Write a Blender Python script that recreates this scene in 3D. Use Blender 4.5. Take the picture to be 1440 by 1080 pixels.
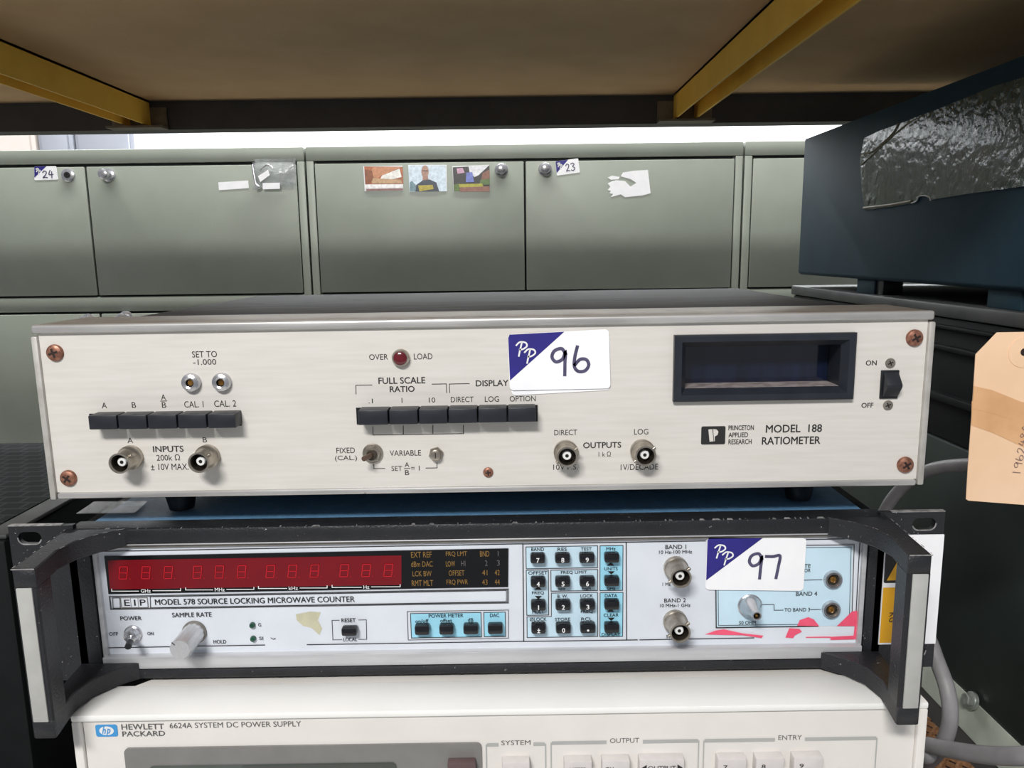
import bpy, bmesh, math, random
from mathutils import Vector, Matrix
random.seed(7)
S = bpy.context.scene
for o in list(bpy.data.objects): bpy.data.objects.remove(o)
COL = S.collection

# ---------------------------------------------------------------- camera
FPX, PITCH, ROLL = 1080.0, .17, .0125
CAM = Vector((0, -.376, 0))
FW = Vector((0, math.cos(PITCH), -math.sin(PITCH)))
RT0 = Vector((1, 0, 0)); UP0 = RT0.cross(FW)
RT = RT0*math.cos(ROLL) - UP0*math.sin(ROLL)
UP = UP0*math.cos(ROLL) + RT0*math.sin(ROLL)
cd = bpy.data.cameras.new('camera'); cam = bpy.data.objects.new('camera', cd); COL.objects.link(cam)
cd.sensor_width = 36; cd.lens = 36*FPX/1440; cd.clip_start = .01
M3 = Matrix((RT, UP, -FW)).transposed().to_4x4(); M3.translation = CAM
cam.matrix_world = M3
S.camera = cam
# ---------------------------------------------------------------- light
w = bpy.data.worlds.new('world'); S.world = w; w.use_nodes = True
w.node_tree.nodes['Background'].inputs[0].default_value = (.88, .92, 1, 1)
w.node_tree.nodes['Background'].inputs[1].default_value = .30
def area(name, loc, target, sx, sy, power, col=(1, 1, 1)):
    l = bpy.data.lights.new(name, 'AREA'); l.shape = 'RECTANGLE'; l.size = sx; l.size_y = sy
    l.energy = power; l.color = col
    o = bpy.data.objects.new(name, l); COL.objects.link(o); o.location = loc
    o.rotation_euler = (Vector(target)-Vector(loc)).to_track_quat('-Z', 'Y').to_euler()
    return o
area('aisle_lamp_front', (-.34, -1.2, .90), (0, 0, -.12), .50, .15, 24.5, (1, .98, .95))
area('aisle_lamp_rear', (-.1, .95, 2.6), (-.1, 1.0, 0), 4.0, .3, 250, (1, .985, .955))
area('added_wall_light', (.5, 2.7, 1.6), (.5, 3.2, .4), 5.5, .2, 230, (.95, .98, 1))  # added area light that drives the back wall to white; no known fixture
S.view_settings.view_transform = 'Standard'; S.view_settings.look = 'None'
S.view_settings.exposure = .12; S.view_settings.gamma = 1
S.view_settings.use_curve_mapping = False

# ---------------------------------------------------------------- helpers
def ray(px, py): return FW + RT*((px-720)/FPX) + UP*((540-py)/FPX)
def at_y(px, py, Y): d = ray(px, py); return CAM + d*((Y-CAM.y)/d.y)
def at_z(px, py, z): d = ray(px, py); return CAM + d*((z-CAM.z)/d.z)
def at_x(px, py, x): d = ray(px, py); return CAM + d*((x-CAM.x)/d.x)
def lin(c): return tuple(((v/255+.055)/1.055)**2.4 if v/255 > .04045 else v/255/12.92 for v in c)

def mat(name, rgb, rough=.5, metal=0., rgb2=None, scale=60, stretch=(1, 1, 1), bump=0., bscale=400, spots=None, alpha=None, coat=0., spec=.5, var=.08):
    """rgb in sRGB 0-255. spots = (rgb, scale, threshold)"""
    m = bpy.data.materials.new(name); m.use_nodes = True
    nt = m.node_tree; N = nt.nodes; L = nt.links
    b = N['Principled BSDF']
    c1 = lin(rgb); c2 = lin(rgb2) if rgb2 else tuple(v*(1-var) for v in c1)
    tc = N.new('ShaderNodeTexCoord'); mp = N.new('ShaderNodeMapping'); mp.inputs['Scale'].default_value = stretch
    L.new(tc.outputs['Object'], mp.inputs['Vector'])
    nz = N.new('ShaderNodeTexNoise'); nz.inputs['Scale'].default_value = scale; nz.inputs['Detail'].default_value = 5
    L.new(mp.outputs[0], nz.inputs['Vector'])
    rp = N.new('ShaderNodeMapRange'); rp.inputs[1].default_value = .35; rp.inputs[2].default_value = .65
    L.new(nz.outputs[0], rp.inputs[0])
    mx = N.new('ShaderNodeMix'); mx.data_type = 'RGBA'
    mx.inputs['A'].default_value = (*c1, 1); mx.inputs['B'].default_value = (*c2, 1)
    L.new(rp.outputs[0], mx.inputs['Factor'])
    out = mx.outputs['Result']
    if spots:
        for sp in (spots if isinstance(spots, list) else [spots]):
            n2 = N.new('ShaderNodeTexNoise'); n2.inputs['Scale'].default_value = sp[1]; n2.inputs['Detail'].default_value = 6
            n2.inputs['Roughness'].default_value = .65
            L.new(tc.outputs['Object'], n2.inputs['Vector'])
            r2 = N.new('ShaderNodeMapRange'); r2.inputs[1].default_value = sp[2]; r2.inputs[2].default_value = sp[2]+.03
            L.new(n2.outputs[0], r2.inputs[0])
            m2 = N.new('ShaderNodeMix'); m2.data_type = 'RGBA'; m2.inputs['B'].default_value = (*lin(sp[0]), 1)
            L.new(r2.outputs[0], m2.inputs['Factor']); L.new(out, m2.inputs['A']); out = m2.outputs['Result']
    L.new(out, b.inputs['Base Color'])
    b.inputs['Roughness'].default_value = rough; b.inputs['Metallic'].default_value = metal
    b.inputs['Specular IOR Level'].default_value = spec
    b.inputs['Coat Weight'].default_value = coat
    if bump:
        n3 = N.new('ShaderNodeTexNoise'); n3.inputs['Scale'].default_value = bscale; n3.inputs['Detail'].default_value = 4
        L.new(mp.outputs[0], n3.inputs['Vector'])
        bp = N.new('ShaderNodeBump'); bp.inputs['Strength'].default_value = bump; bp.inputs['Distance'].default_value = .002
        L.new(n3.outputs[0], bp.inputs['Height']); L.new(bp.outputs[0], b.inputs['Normal'])
        if coat: L.new(bp.outputs[0], b.inputs['Coat Normal'])
    if alpha is not None: b.inputs['Alpha'].default_value = alpha
    return m

M = {}
M['cream'] = mat('cream_anodised_panel', (211, 207, 201), .42, 0, (204, 200, 193), 30, (1, 1, 14), spots=((178, 158, 122), 42, .735), spec=.4)
M['alu'] = mat('bare_aluminium', (200, 198, 196), .38, .55, (176, 174, 172), 120, (.2, 1, 1), spots=((120, 115, 110), 90, .70))
M['alu_side'] = mat('dull_aluminium_strip', (190, 187, 182), .5, .3, (172, 168, 162), 120)
M['top_plate'] = mat('dusty_aluminium_top', (150, 140, 128), .42, .5, (135, 125, 114), 90)
M['black_top'] = mat('scuffed_black_vinyl', (54, 51, 51), .6, 0, (38, 36, 37), 35, (.25, 1, 1), bump=.5, bscale=90, spots=((22, 22, 24), 22, .63), spec=.15)
M['screw'] = mat('rusty_screw', (165, 118, 98), .42, .55, (118, 76, 60), 500)
M['slot'] = mat('screw_slot_dark', (38, 22, 18), .7)
M['button'] = mat('black_plastic_button', (31, 34, 42), .42, 0, (26, 29, 36), 150)
M['black'] = mat('black_plastic', (22, 24, 28), .35, 0, (16, 18, 22), 200)
M['bezel'] = mat('black_bezel', (34, 38, 46), .4, 0, (28, 32, 40), 100)
M['glass_dark'] = mat('dark_display_filter', (20, 28, 50), .12, 0, (13, 18, 32), 60, (3, 1, .3), coat=.5)
M['dust'] = mat('dusty_grey', (150, 140, 138), .85, 0, (110, 102, 102), 160)
M['ink'] = mat('black_printed_ink', (34, 33, 34), .6)
M['nickel'] = mat('tarnished_nickel', (186, 178, 166), .3, .85, (150, 142, 130), 160)
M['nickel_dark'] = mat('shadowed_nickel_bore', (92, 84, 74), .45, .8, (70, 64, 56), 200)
M['steel'] = mat('bright_steel', (205, 205, 208), .25, .85, (180, 180, 184), 160)
M['teflon'] = mat('white_insulator', (232, 232, 230), .5)
M['pin'] = mat('dark_pin_hole', (18, 16, 15), .5)
M['brass'] = mat('brass_contact', (170, 125, 60), .3, .8, (120, 82, 38), 300)
M['lens_red'] = mat('red_lamp_lens', (104, 12, 26), .2, 0, (86, 8, 20), 300, coat=.5)
M['lever'] = mat('brown_switch_lever', (120, 98, 84), .35, .6, (92, 74, 62), 300)
M['card'] = mat('white_sticker_paper', (246, 246, 248), .45, 0, (240, 240, 243), 60)
M['blue'] = mat('navy_print', (42, 36, 128), .45, 0, (38, 32, 118), 60)
M['marker'] = mat('grey_purple_marker', (66, 62, 92), .5, 0, (84, 80, 110), 300)
M['frame'] = mat('chipped_black_paint', (33, 34, 38), .42, 0, (26, 27, 31), 60, bump=.2, bscale=900, spots=[((120, 118, 118), 120, .69), ((180, 178, 178), 420, .67)])
M['frame_top'] = mat('worn_black_paint', (50, 49, 51), .4, 0, (40, 39, 42), 60, bump=.25, bscale=900, spots=((170, 168, 166), 120, .66))
M['chip'] = mat('bare_metal_edge', (180, 178, 176), .4, .4, (120, 118, 118), 300)
M['inlay'] = mat('pale_grey_inlay', (178, 178, 174), .45, 0, (168, 168, 164), 80)
M['silver'] = mat('silver_grey_panel', (218, 223, 231), .45, 0, (212, 217, 225), 40, spec=.35)
M['trim'] = mat('satin_silver_trim', (206, 206, 208), .35, .35, (190, 190, 192), 200, (.1, 1, 1))
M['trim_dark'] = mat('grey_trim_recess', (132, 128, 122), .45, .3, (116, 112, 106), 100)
M['ltblue'] = mat('pale_blue_print', (158, 218, 240), .45, 0, (152, 212, 234), 60)
M['paleblue'] = mat('ice_blue_print', (200, 226, 240), .45, 0, (194, 220, 234), 60)
M['disp_black'] = mat('black_display_glass', (16, 16, 18), .15, 0, (12, 12, 14), 60)
M['disp_red'] = mat('red_display_filter', (116, 6, 20), .3, 0, (110, 5, 18), 90)
M['seg'] = mat('unlit_red_segment', (196, 22, 38), .4)
M['amber'] = mat('unlit_amber_legend', (138, 104, 46), .5)
M['greyleg'] = mat('dim_grey_legend', (92, 90, 88), .5)
M['white'] = mat('white_print', (235, 235, 235), .5)
M['keyblk'] = mat('glossy_black_key', (24, 24, 28), .22, 0, (18, 18, 22), 200)
M['green_led'] = mat('green_led_lens', (16, 78, 56), .2, 0, (10, 60, 42), 300, coat=.5)
M['knob'] = mat('spun_aluminium_knob', (214, 214, 216), .34, .6, (206, 206, 208), 900, (1, 1, 1))
M['pink'] = mat('torn_pink_tape', (240, 92, 122), .6, 0, (232, 82, 112), 120)
M['glue'] = mat('yellowed_glue', (200, 196, 168), .6, 0, (188, 184, 158), 160)
M['bluetop'] = mat('blue_painted_cover', (86, 126, 160), .45, 0, (78, 116, 148), 200, bump=.2, bscale=900)
M['tape'] = mat('clear_tape', (150, 150, 152), .18, 0, (120, 120, 122), 120, alpha=.42, bump=.5, bscale=160)
M['yellow_label'] = mat('yellow_label', (232, 170, 20), .5)
M['hpcream'] = mat('warm_white_bezel', (228, 224, 219), .45, 0, (222, 218, 212), 25, spots=((170, 150, 135), 38, .73), spec=.35)
M['hptop'] = mat('warm_white_cover', (244, 243, 240), .5, 0, (240, 239, 235), 25, spots=((150, 140, 132), 60, .75))
M['hpgrey'] = mat('grey_display_surround', (128, 126, 124), .4, 0, (122, 120, 118), 60)
M['hpgreydk'] = mat('grey_green_display_window', (82, 88, 84), .2, 0, (76, 82, 78), 60)
M['hpbar'] = mat('light_grey_print', (176, 176, 174), .5)
M['hpink'] = mat('dark_grey_print', (88, 88, 88), .5)
M['hpblue'] = mat('sky_blue_print', (64, 152, 214), .45)
M['key_grey'] = mat('light_grey_key', (214, 208, 206), .45, 0, (206, 200, 198), 120)
M['key_side'] = mat('brown_key', (98, 78, 78), .4)
M['locker'] = mat('sage_green_enamel', (138, 144, 134), .45, 0, (134, 140, 130), 14, bump=.05, bscale=500, spec=.4)
M['gap'] = mat('dark_locker_gap', (30, 36, 34), .7)
M['board'] = mat('brown_hardboard', (214, 178, 132), .8, 0, (206, 170, 124), 18, bump=.1, bscale=300)
M['rail'] = mat('charcoal_steel_rail', (64, 61, 59), .5, 0, (56, 53, 51), 30)
M['yellow'] = mat('yellow_steel', (246, 200, 84), .45, 0, (236, 188, 72), 20, spots=((130, 96, 34), 50, .71))
M['bracket'] = mat('dull_zinc', (120, 112, 96), .5, .3, (100, 92, 78), 60)
M['navy_case'] = mat('dark_blue_grey_case', (38, 60, 72), .65, 0, (34, 55, 67), 25, bump=.12, bscale=900, spec=.15)
M['crinkle'] = mat('crinkled_clear_tape', (78, 90, 86), .09, 0, (68, 80, 76), 30, alpha=.9, bump=1., bscale=110, spec=.6)
_nt = M['crinkle'].node_tree; _bp = [n for n in _nt.nodes if n.type == 'BUMP'][0]
_nz = _nt.nodes.new('ShaderNodeTexNoise'); _nz.inputs['Scale'].default_value = 11; _nz.inputs['Detail'].default_value = 2
_tc2 = _nt.nodes.new('ShaderNodeTexCoord'); _nt.links.new(_tc2.outputs['Object'], _nz.inputs['Vector'])
_mr = _nt.nodes.new('ShaderNodeMapRange'); _mr.inputs[1].default_value = .42; _mr.inputs[2].default_value = .62; _mr.inputs[3].default_value = .3; _mr.inputs[4].default_value = 1.0
_nt.links.new(_nz.outputs[0], _mr.inputs[0]); _nt.links.new(_mr.outputs[0], _bp.inputs['Strength'])
M['oldglue'] = mat('old_tape_edge', (140, 130, 100), .5, 0, (118, 108, 84), 120)
M['case_dark'] = mat('near_black_case', (20, 22, 23), .6, 0, (15, 17, 18), 40, spec=.2, spots=((50, 52, 52), 60, .74))
M['case_top'] = mat('dusty_dark_case_top', (70, 72, 72), .5, 0, (54, 56, 56), 40)
M['olive'] = mat('dark_green_steel', (44, 52, 50), .42, .1, (36, 43, 41), 14, spots=[((150, 168, 178), 18, .70), ((84, 98, 98), 34, .72)])
M['galv'] = mat('grey_green_flange', (186, 192, 180), .5, 0, (158, 164, 152), 26, spots=((225, 228, 226), 46, .70))
M['zinc'] = mat('zinc_bolt', (176, 182, 176), .35, .6, (148, 154, 148), 200)
M['cable'] = mat('grey_rubber_cable', (142, 140, 142), .5, 0, (132, 130, 132), 90)
M['manila'] = mat('manila_card', (242, 206, 172), .75, 0, (236, 198, 162), 30, bump=.15, bscale=60, spots=((212, 170, 130), 60, .70))
M['masking'] = mat('aged_brown_tape', (230, 182, 134), .55, 0, (216, 166, 118), 50, alpha=.92)
M['pen'] = mat('faded_pen', (120, 96, 104), .6)
M['string'] = mat('white_string', (214, 206, 192), .9)
M['weave'] = None
M['grille'] = None
M['wallm'] = mat('white_paint', (240, 242, 244), .8, 0, (236, 238, 240), 5)
M['floorm'] = mat('grey_floor', (206, 204, 198), .6, 0, (196, 194, 188), 8)
M['greycab'] = mat('blue_grey_cabinet', (150, 154, 166), .5, 0, (144, 148, 160), 10)
M['beigebox'] = mat('beige_cabinet', (196, 188, 184), .5, 0, (190, 182, 178), 10)
M['wood'] = mat('shelf_board_top', (40, 37, 35), .8, 0, (34, 31, 29), 20, (.2, 1, 1))
M['bag'] = mat('clear_plastic_bag', (200, 205, 205), .12, 0, (170, 175, 175), 90, alpha=.35, bump=.9, bscale=55)

def brick_mat(name, c1, c2, mortar, sc, rough, bw=.5, rh=.25, ms=.02):
    m = mat(name, c1, rough); nt = m.node_tree; N = nt.nodes; L = nt.links
    b = N['Principled BSDF']; b.inputs['Specular IOR Level'].default_value = .15; tc = [n for n in N if n.type == 'TEX_COORD'][0]
    br = N.new('ShaderNodeTexBrick'); br.inputs['Scale'].default_value = sc
    br.inputs['Color1'].default_value = (*lin(c1), 1); br.inputs['Color2'].default_value = (*lin(c2), 1)
    br.inputs['Mortar'].default_value = (*lin(mortar), 1); br.inputs['Mortar Size'].default_value = ms
    br.inputs['Brick Width'].default_value = bw; br.inputs['Row Height'].default_value = rh
    L.new(tc.outputs['Object'], br.inputs['Vector']); L.new(br.outputs['Color'], b.inputs['Base Color'])
    return m
M['grille'] = brick_mat('ventilated_blue_grey_top', (19, 23, 24), (15, 19, 20), (40, 46, 46), 34, .8, .5, .4, .04)
M['weave'] = brick_mat('brown_woven_strips', (134, 98, 68), (112, 78, 52), (30, 20, 14), 90, .7, .6, .5, .09)

_tc = {}
def glyphs(s, bold):
    k = (s, bold)
    if k not in _tc:
        cu = bpy.data.curves.new('lettering', 'FONT'); cu.body = s; cu.resolution_u = 3; cu.offset = bold
        ob = bpy.data.objects.new('lettering', cu)
        me = ob.to_mesh()
        vs = [(v.co.x, v.co.y) for v in me.vertices]; fs = [tuple(p.vertices) for p in me.polygons]
        ob.to_mesh_clear(); bpy.data.objects.remove(ob); bpy.data.curves.remove(cu)
        xs = [v[0] for v in vs]; ys = [v[1] for v in vs]
        _tc[k] = (vs, fs, min(xs), max(xs), min(ys), max(ys))
    return _tc[k]

def catmull(pts, n=6):
    out = []
    P = [Vector(p) for p in pts]
    for i in range(len(P)-1):
        p0 = P[max(i-1, 0)]; p1 = P[i]; p2 = P[i+1]; p3 = P[min(i+2, len(P)-1)]
        for k in range(n):
            t = k/n
            out.append(.5*((2*p1)+(p2-p0)*t+(2*p0-5*p1+4*p2-p3)*t*t+(3*p1-p0-3*p2+p3)*t**3))
    out.append(P[-1]); return out

class MB:
    def __init__(s): s.bm = bmesh.new(); s.mats = []
    def mi(s, m):
        if m not in s.mats: s.mats.append(m)
        return s.mats.index(m)
    def _add(s, vs, fs, m, smooth=False, bv=0, seg=2):
        i = s.mi(m)
        if bv:
            t = bmesh.new(); tv = [t.verts.new(v) for v in vs]
            for f in fs: t.faces.new([tv[k] for k in f])
            bmesh.ops.recalc_face_normals(t, faces=t.faces)
            ed = [e for e in t.edges if len(e.link_faces) == 2 and e.calc_face_angle(0) > .5]
            rv = bmesh.ops.bevel(t, geom=ed, offset=bv, segments=seg, affect='EDGES', profile=.5, clamp_overlap=True)
            t.verts.index_update(); bf = set(f.index for f in rv['faces']); t.faces.index_update(); bf = set(f.index for f in rv['faces'])
            sm = [f.index in bf for f in t.faces]
            vs = [v.co.copy() for v in t.verts]; fs = [[v.index for v in f.verts] for f in t.faces]
            t.free(); smooth = sm
        nv = [s.bm.verts.new(v) for v in vs]
        for q, f in enumerate(fs):
            try: fc = s.bm.faces.new([nv[k] for k in f])
            except ValueError: continue
            fc.material_index = i; fc.smooth = smooth[q] if isinstance(smooth, list) else smooth
        return nv
    def box(s, x0, x1, y0, y1, z0, z1, m, bv=0, seg=2):
        vs = [(x, y, z) for x in (x0, x1) for y in (y0, y1) for z in (z0, z1)]
        fs = [(0, 1, 3, 2), (4, 6, 7, 5), (0, 4, 5, 1), (2, 3, 7, 6), (0, 2, 6, 4), (1, 5, 7, 3)]
        s._add([Vector(v) for v in vs], fs, m, False, bv, seg); return s
    def prism(s, pts, a0, a1, m, axis='y', bv=0, seg=2):
        """pts 2-D outline; axis y: (x,z); axis z: (x,y); axis x: (y,z)"""
        f = {'y': lambda p, a: Vector((p[0], a, p[1])), 'z': lambda p, a: Vector((p[0], p[1], a)), 'x': lambda p, a: Vector((a, p[0], p[1]))}[axis]
        n = len(pts)
        vs = [f(p, a0) for p in pts]+[f(p, a1) for p in pts]
        fs = [tuple(range(n)), tuple(range(2*n-1, n-1, -1))]+[(i, i+n, (i+1) % n+n, (i+1) % n) for i in range(n)]
        s._add(vs, fs, m, False, bv, seg); return s
    def flat(s, pts, y, m):
        """flat print in an x-z plane facing -y"""
        a = sum(pts[i][0]*pts[(i+1) % len(pts)][1]-pts[(i+1) % len(pts)][0]*pts[i][1] for i in range(len(pts)))
        if a < 0: pts = pts[::-1]
        s._add([Vector((p[0], y, p[1])) for p in pts], [tuple(range(len(pts)))], m); return s
    def lathe(s, prof, o, m, axis=(0, -1, 0), n=32, smooth=True, cap=True):
        ax = Vector(axis).normalized(); u = ax.orthogonal().normalized(); v = ax.cross(u); o = Vector(o)
        vs = []; fs = []
        for r, t in prof:
            for k in range(n):
                a = 2*math.pi*(k+.5)/n
                vs.append(o+ax*t+u*(r*math.cos(a))+v*(r*math.sin(a)))
        for j in range(len(prof)-1):
            for k in range(n):
                fs.append((j*n+k, j*n+(k+1) % n, (j+1)*n+(k+1) % n, (j+1)*n+k))
        if cap:
            fs.append(tuple(range(n))[::-1]); fs.append(tuple(range((len(prof)-1)*n, len(prof)*n)))
        s._add(vs, fs, m, smooth); return s
    def tube(s, pts, r, m, n=14, sm=8):
        P = catmull([Vector(p) for p in pts], sm) if sm else [Vector(p) for p in pts]
        vs = []; fs = []; u = None
        for i, p in enumerate(P):
            t = (P[min(i+1, len(P)-1)]-P[max(i-1, 0)]).normalized()
            u = t.orthogonal().normalized() if u is None else (u-t*u.dot(t)).normalized()
            v = t.cross(u)
            for k in range(n):
                a = 2*math.pi*k/n; vs.append(p+u*(r*math.cos(a))+v*(r*math.sin(a)))
        for i in range(len(P)-1):
            for k in range(n): fs.append((i*n+k, i*n+(k+1) % n, (i+1)*n+(k+1) % n, (i+1)*n+k))
        fs.append(tuple(range(n))[::-1]); fs.append(tuple(range(len(vs)-n, len(vs))))
        s._add(vs, fs, m, True); return s
    def ribbon(s, pts, wd, y, m, closed=False, sm=0):
        """flat pen / ruled line in the x-z plane"""
        if sm: pts = [(p[0], p[1]) for p in catmull([Vector((p[0], p[1], 0)) for p in pts], sm)]
        P = [Vector((p[0], p[1])) for p in pts]; n = len(P); vs = []; fs = []
        for i, p in enumerate(P):
            a = P[(i-1) % n] if (closed or i > 0) else None; b = P[(i+1) % n] if (closed or i < n-1) else None
            d1 = (p-a).normalized() if a is not None else None; d2 = (b-p).normalized() if b is not None else None
            if d1 is None: d1 = d2
            if d2 is None: d2 = d1
            n1 = Vector((-d1.y, d1.x)); n2 = Vector((-d2.y, d2.x)); nn = n1+n2
            nn = nn/max(nn.dot(n1), .4) if nn.length > 1e-6 else n1
            e = Vector((0, 0))
            if not closed and i == 0: e = -d1*wd*.5
            if not closed and i == n-1: e = d1*wd*.5
            for sg in (1, -1):
                q = p+nn*(wd*.5*sg)+e; vs.append(Vector((q.x, y, q.y)))
        for i in range(n if closed else n-1):
            j = (i+1) % n; fs.append((2*i, 2*i+1, 2*j+1, 2*j))
        s._add(vs, fs, m); return s
    def text(s, t, cx, cz, wd, h, y, m, bold=0.0):
        if bold > 0:
            e = bold*h*1.6; wd -= 2*e
            for k, (ox, oz) in enumerate(((-e, 0), (e, 0), (0, e*.6), (0, -e*.6))): s.text(t, cx+ox, cz+oz, wd, h-e*1.2, y-k*.00002, m)
            return s
        vs, fs, x0, x1, y0, y1 = glyphs(t, 0)
        if t == '1': wd = min(wd, h*.14)
        s._add([Vector((cx+((v[0]-x0)/(x1-x0)-.5)*wd, y, cz+((v[1]-y0)/(y1-y0)-.5)*h)) for v in vs], fs, m); return s
    def build(s, name, parent=None, label=None, wn=False):
        me = bpy.data.meshes.new(name); 
        s.bm.normal_update(); s.bm.to_mesh(me); s.bm.free()
        for m in s.mats: me.materials.append(m)
        me.set_sharp_from_angle(angle=.6)
        o = bpy.data.objects.new(name, me); COL.objects.link(o)
        if parent: o.parent = parent
        if label: o['label'] = label
        return o

def thing(name, label, cat, loc=(0, 0, 0), tilt=0., group=None):
    o = bpy.data.objects.new(name, None); COL.objects.link(o); o.location = loc
    o.rotation_euler = (0, -tilt, 0); o.empty_display_size = .02
    o['label'] = label; o['category'] = cat
    if group: o['group'] = group
    return o
def tag(o, label, cat, group=None):
    o['label'] = label; o['category'] = cat
    if group: o['group'] = group
    return o
def struct(o): o['kind'] = 'structure'; return o

class Fr:
    """the local frame of a thing: turns a measured point into the thing's own x and z"""
    def __init__(s, o, tilt): s.o = Vector(o); s.c = math.cos(tilt); s.s = math.sin(tilt)
    def l(s, P): d = P-s.o; return Vector((d.x*s.c+d.z*s.s, d.y, -d.x*s.s+d.z*s.c))
    def p(s, px, py, y=0.):
        q = s.l(at_y(px, py, y+s.o.y)); return (q.x, q.z)
    def T(s, mb, t, x0, y0, x1, y1, y, m, bold=0.):
        cx, cz = s.p((x0+x1)/2, (y0+y1)/2, y)
        a = s.p(x0, (y0+y1)/2, y)[0]; b = s.p(x1, (y0+y1)/2, y)[0]
        c = s.p((x0+x1)/2, y0, y)[1]; d = s.p((x0+x1)/2, y1, y)[1]
        mb.text(t, cx, cz, b-a, c-d, y, m, bold)
    def line(s, mb, pts, wd, y, m, closed=False, sm=0): mb.ribbon([s.p(*q, y) for q in pts], wd, y, m, closed, sm)
    def poly(s, mb, pts, y, m): mb.flat([s.p(*q, y) for q in pts], y, m)
    def rect(s, mb, x0, y0, x1, y1, y, m):
        cy = (y0+y1)/2; cx = (x0+x1)/2
        a = s.p(x0, cy, y)[0]; b = s.p(x1, cy, y)[0]; c = s.p(cx, y0, y)[1]; d = s.p(cx, y1, y)[1]
        mb.flat([(a, d), (b, d), (b, c), (a, c)], y, m)
    def lrect(s, x0, y0, x1, y1, y):
        cy = (y0+y1)/2; cx = (x0+x1)/2
        return s.p(x0, cy, y)[0], s.p(x1, cy, y)[0], s.p(cx, y1, y)[1], s.p(cx, y0, y)[1]
    def orect(s, mb, x0, y0, x1, y1, wd, y, m):
        a, b, d, c = s.lrect(x0, y0, x1, y1, y)
        mb.ribbon([(a, d), (b, d), (b, c), (a, c)], wd, y, m, True)

def rrect(x0, x1, z0, z1, r, n=4):
    out = []
    for cx, cz, a0 in ((x1-r, z1-r, 0), (x0+r, z1-r, 90), (x0+r, z0+r, 180), (x1-r, z0+r, 270)):
        for k in range(n+1):
            a = math.radians(a0+90*k/n); out.append((cx+r*math.cos(a), cz+r*math.sin(a)))
    return out

PEN = {
 '9': [[(.95, .8), (.7, 1), (.2, .92), (.03, .68), (.3, .5), (.75, .6), (.95, .85), (.9, .45), (.86, 0)]],
 '6': [[(.28, 1), (.1, .6), (.05, .22), (.3, .02), (.75, .04), (1, .26), (.85, .48), (.45, .5), (.1, .3)]],
 '7': [[(.03, .93), (.5, .93), (.97, .96), (.9, .5), (.78, 0)]],
 '2': [[(.05, .8), (.4, 1), (.85, .85), (.7, .5), (.1, .05), (.5, .08), (1, .02)]],
 '4': [[(.4, 1), (.1, .45), (.95, .45)], [(.75, .8), (.65, 0)]],
 '3': [[(.05, .9), (.5, 1), (.85, .8), (.45, .55), (.9, .3), (.5, 0), (.05, .1)]],
 '8': [[(.8, .85), (.4, 1), (.15, .75), (.8, .3), (.5, 0), (.1, .2), (.85, .8)]],
 '1': [[(.5, 1), (.5, 0)]],
 '0': [[(.5, 1), (.05, .5), (.5, 0), (.95, .5), (.5, 1)]],
}
PP = [[(.02, .78), (.35, .98), (.85, .92), (.95, .68), (.6, .48), (.3, .46)], [(.5, .9), (.32, .4), (.2, .02)]]

def lot_sticker(parent, quad, digits, y, th=.0003, mark=True, wmark=.0022, wdig=.0027, label=None):
    """quad: four x-z corners TL TR BR BL of a white lot sticker with a navy triangle"""
    TL, TR, BR, BL = [Vector(q) for q in quad]
    def uv(u, v): q = (TL*(1-u)+TR*u)*(1-v)+(BL*(1-u)+BR*u)*v; return (q.x, q.y)
    mb = MB()
    asp = (TR-TL).length/(BL-TL).length
    out = [uv(p[0]/asp, p[1]) for p in rrect(0, asp, 0, 1, .07)]
    mb.prism(out[::-1], y-th, y, M['card'])
    if mark:
        yy = y-th-.0001
        mb.flat([uv(.02/asp*1.6, .005), uv(.56, .004), uv(.005, .82), uv(.003, .06)], yy, M['blue'])
        for ox, oy in ((.08, .14), (.16, .27)):
            for st in PP: mb.ribbon([uv(ox+p[0]*.11, oy+(1-p[1])*.25) for p in st], wmark*.36, yy-.0001, M['white'], sm=5)
    for (d, u0, v0, u1, v1) in digits:
        for k, st in enumerate(PEN[d]): mb.ribbon([uv(u0+(u1-u0)*p[0], v1+(v0-v1)*p[1]) for p in st], wdig*.6, y-th-.0002-.00005*k, M['marker'], sm=6)
    return mb.build('lot_sticker', parent, label)

def bnc(parent, fr, px, py, y, L=.0125, r=.0058, label=None, k=1.):
    x, z = fr.p(px, py, y)
    mb = MB()
    mb.lathe([(r*1.03, 0), (r*1.03, .0025), (r*.95, .003)], (x, y, z), M['nickel'])
    mb.lathe([(r*.95, .003), (r*.80, .0045), (r*.80, L-.0005), (r*.86, L), (r*.72, L), (r*.70, L-.0008)], (x, y, z), M['nickel'], cap=False)
    mb.lathe([(r*.70, L-.0008), (r*.70, .0032), (.0001, .0032)], (x, y, z), M['nickel_dark'], cap=False)
    for sg in (1, -1):
        a = math.radians(35)
        mb.lathe([(.001, r*.75), (.001, r*1.02), (.0006, r*1.07)], (x, y-L*.72, z), M['nickel'], axis=(sg*math.cos(a), 0, sg*math.sin(a)), n=12)
    o = mb.build('bnc_connector', parent, label)
    i = MB(); i.lathe([(r*.38, .003), (r*.38, L-.003), (r*.33, L-.0025), (r*.14, L-.0025)], (x, y, z), M['teflon'], n=24)
    i.lathe([(r*.15, L-.004), (r*.15, L-.0024)], (x, y, z), M['pin'], n=16)
    i.build('insulator', o)
    return o

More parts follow.
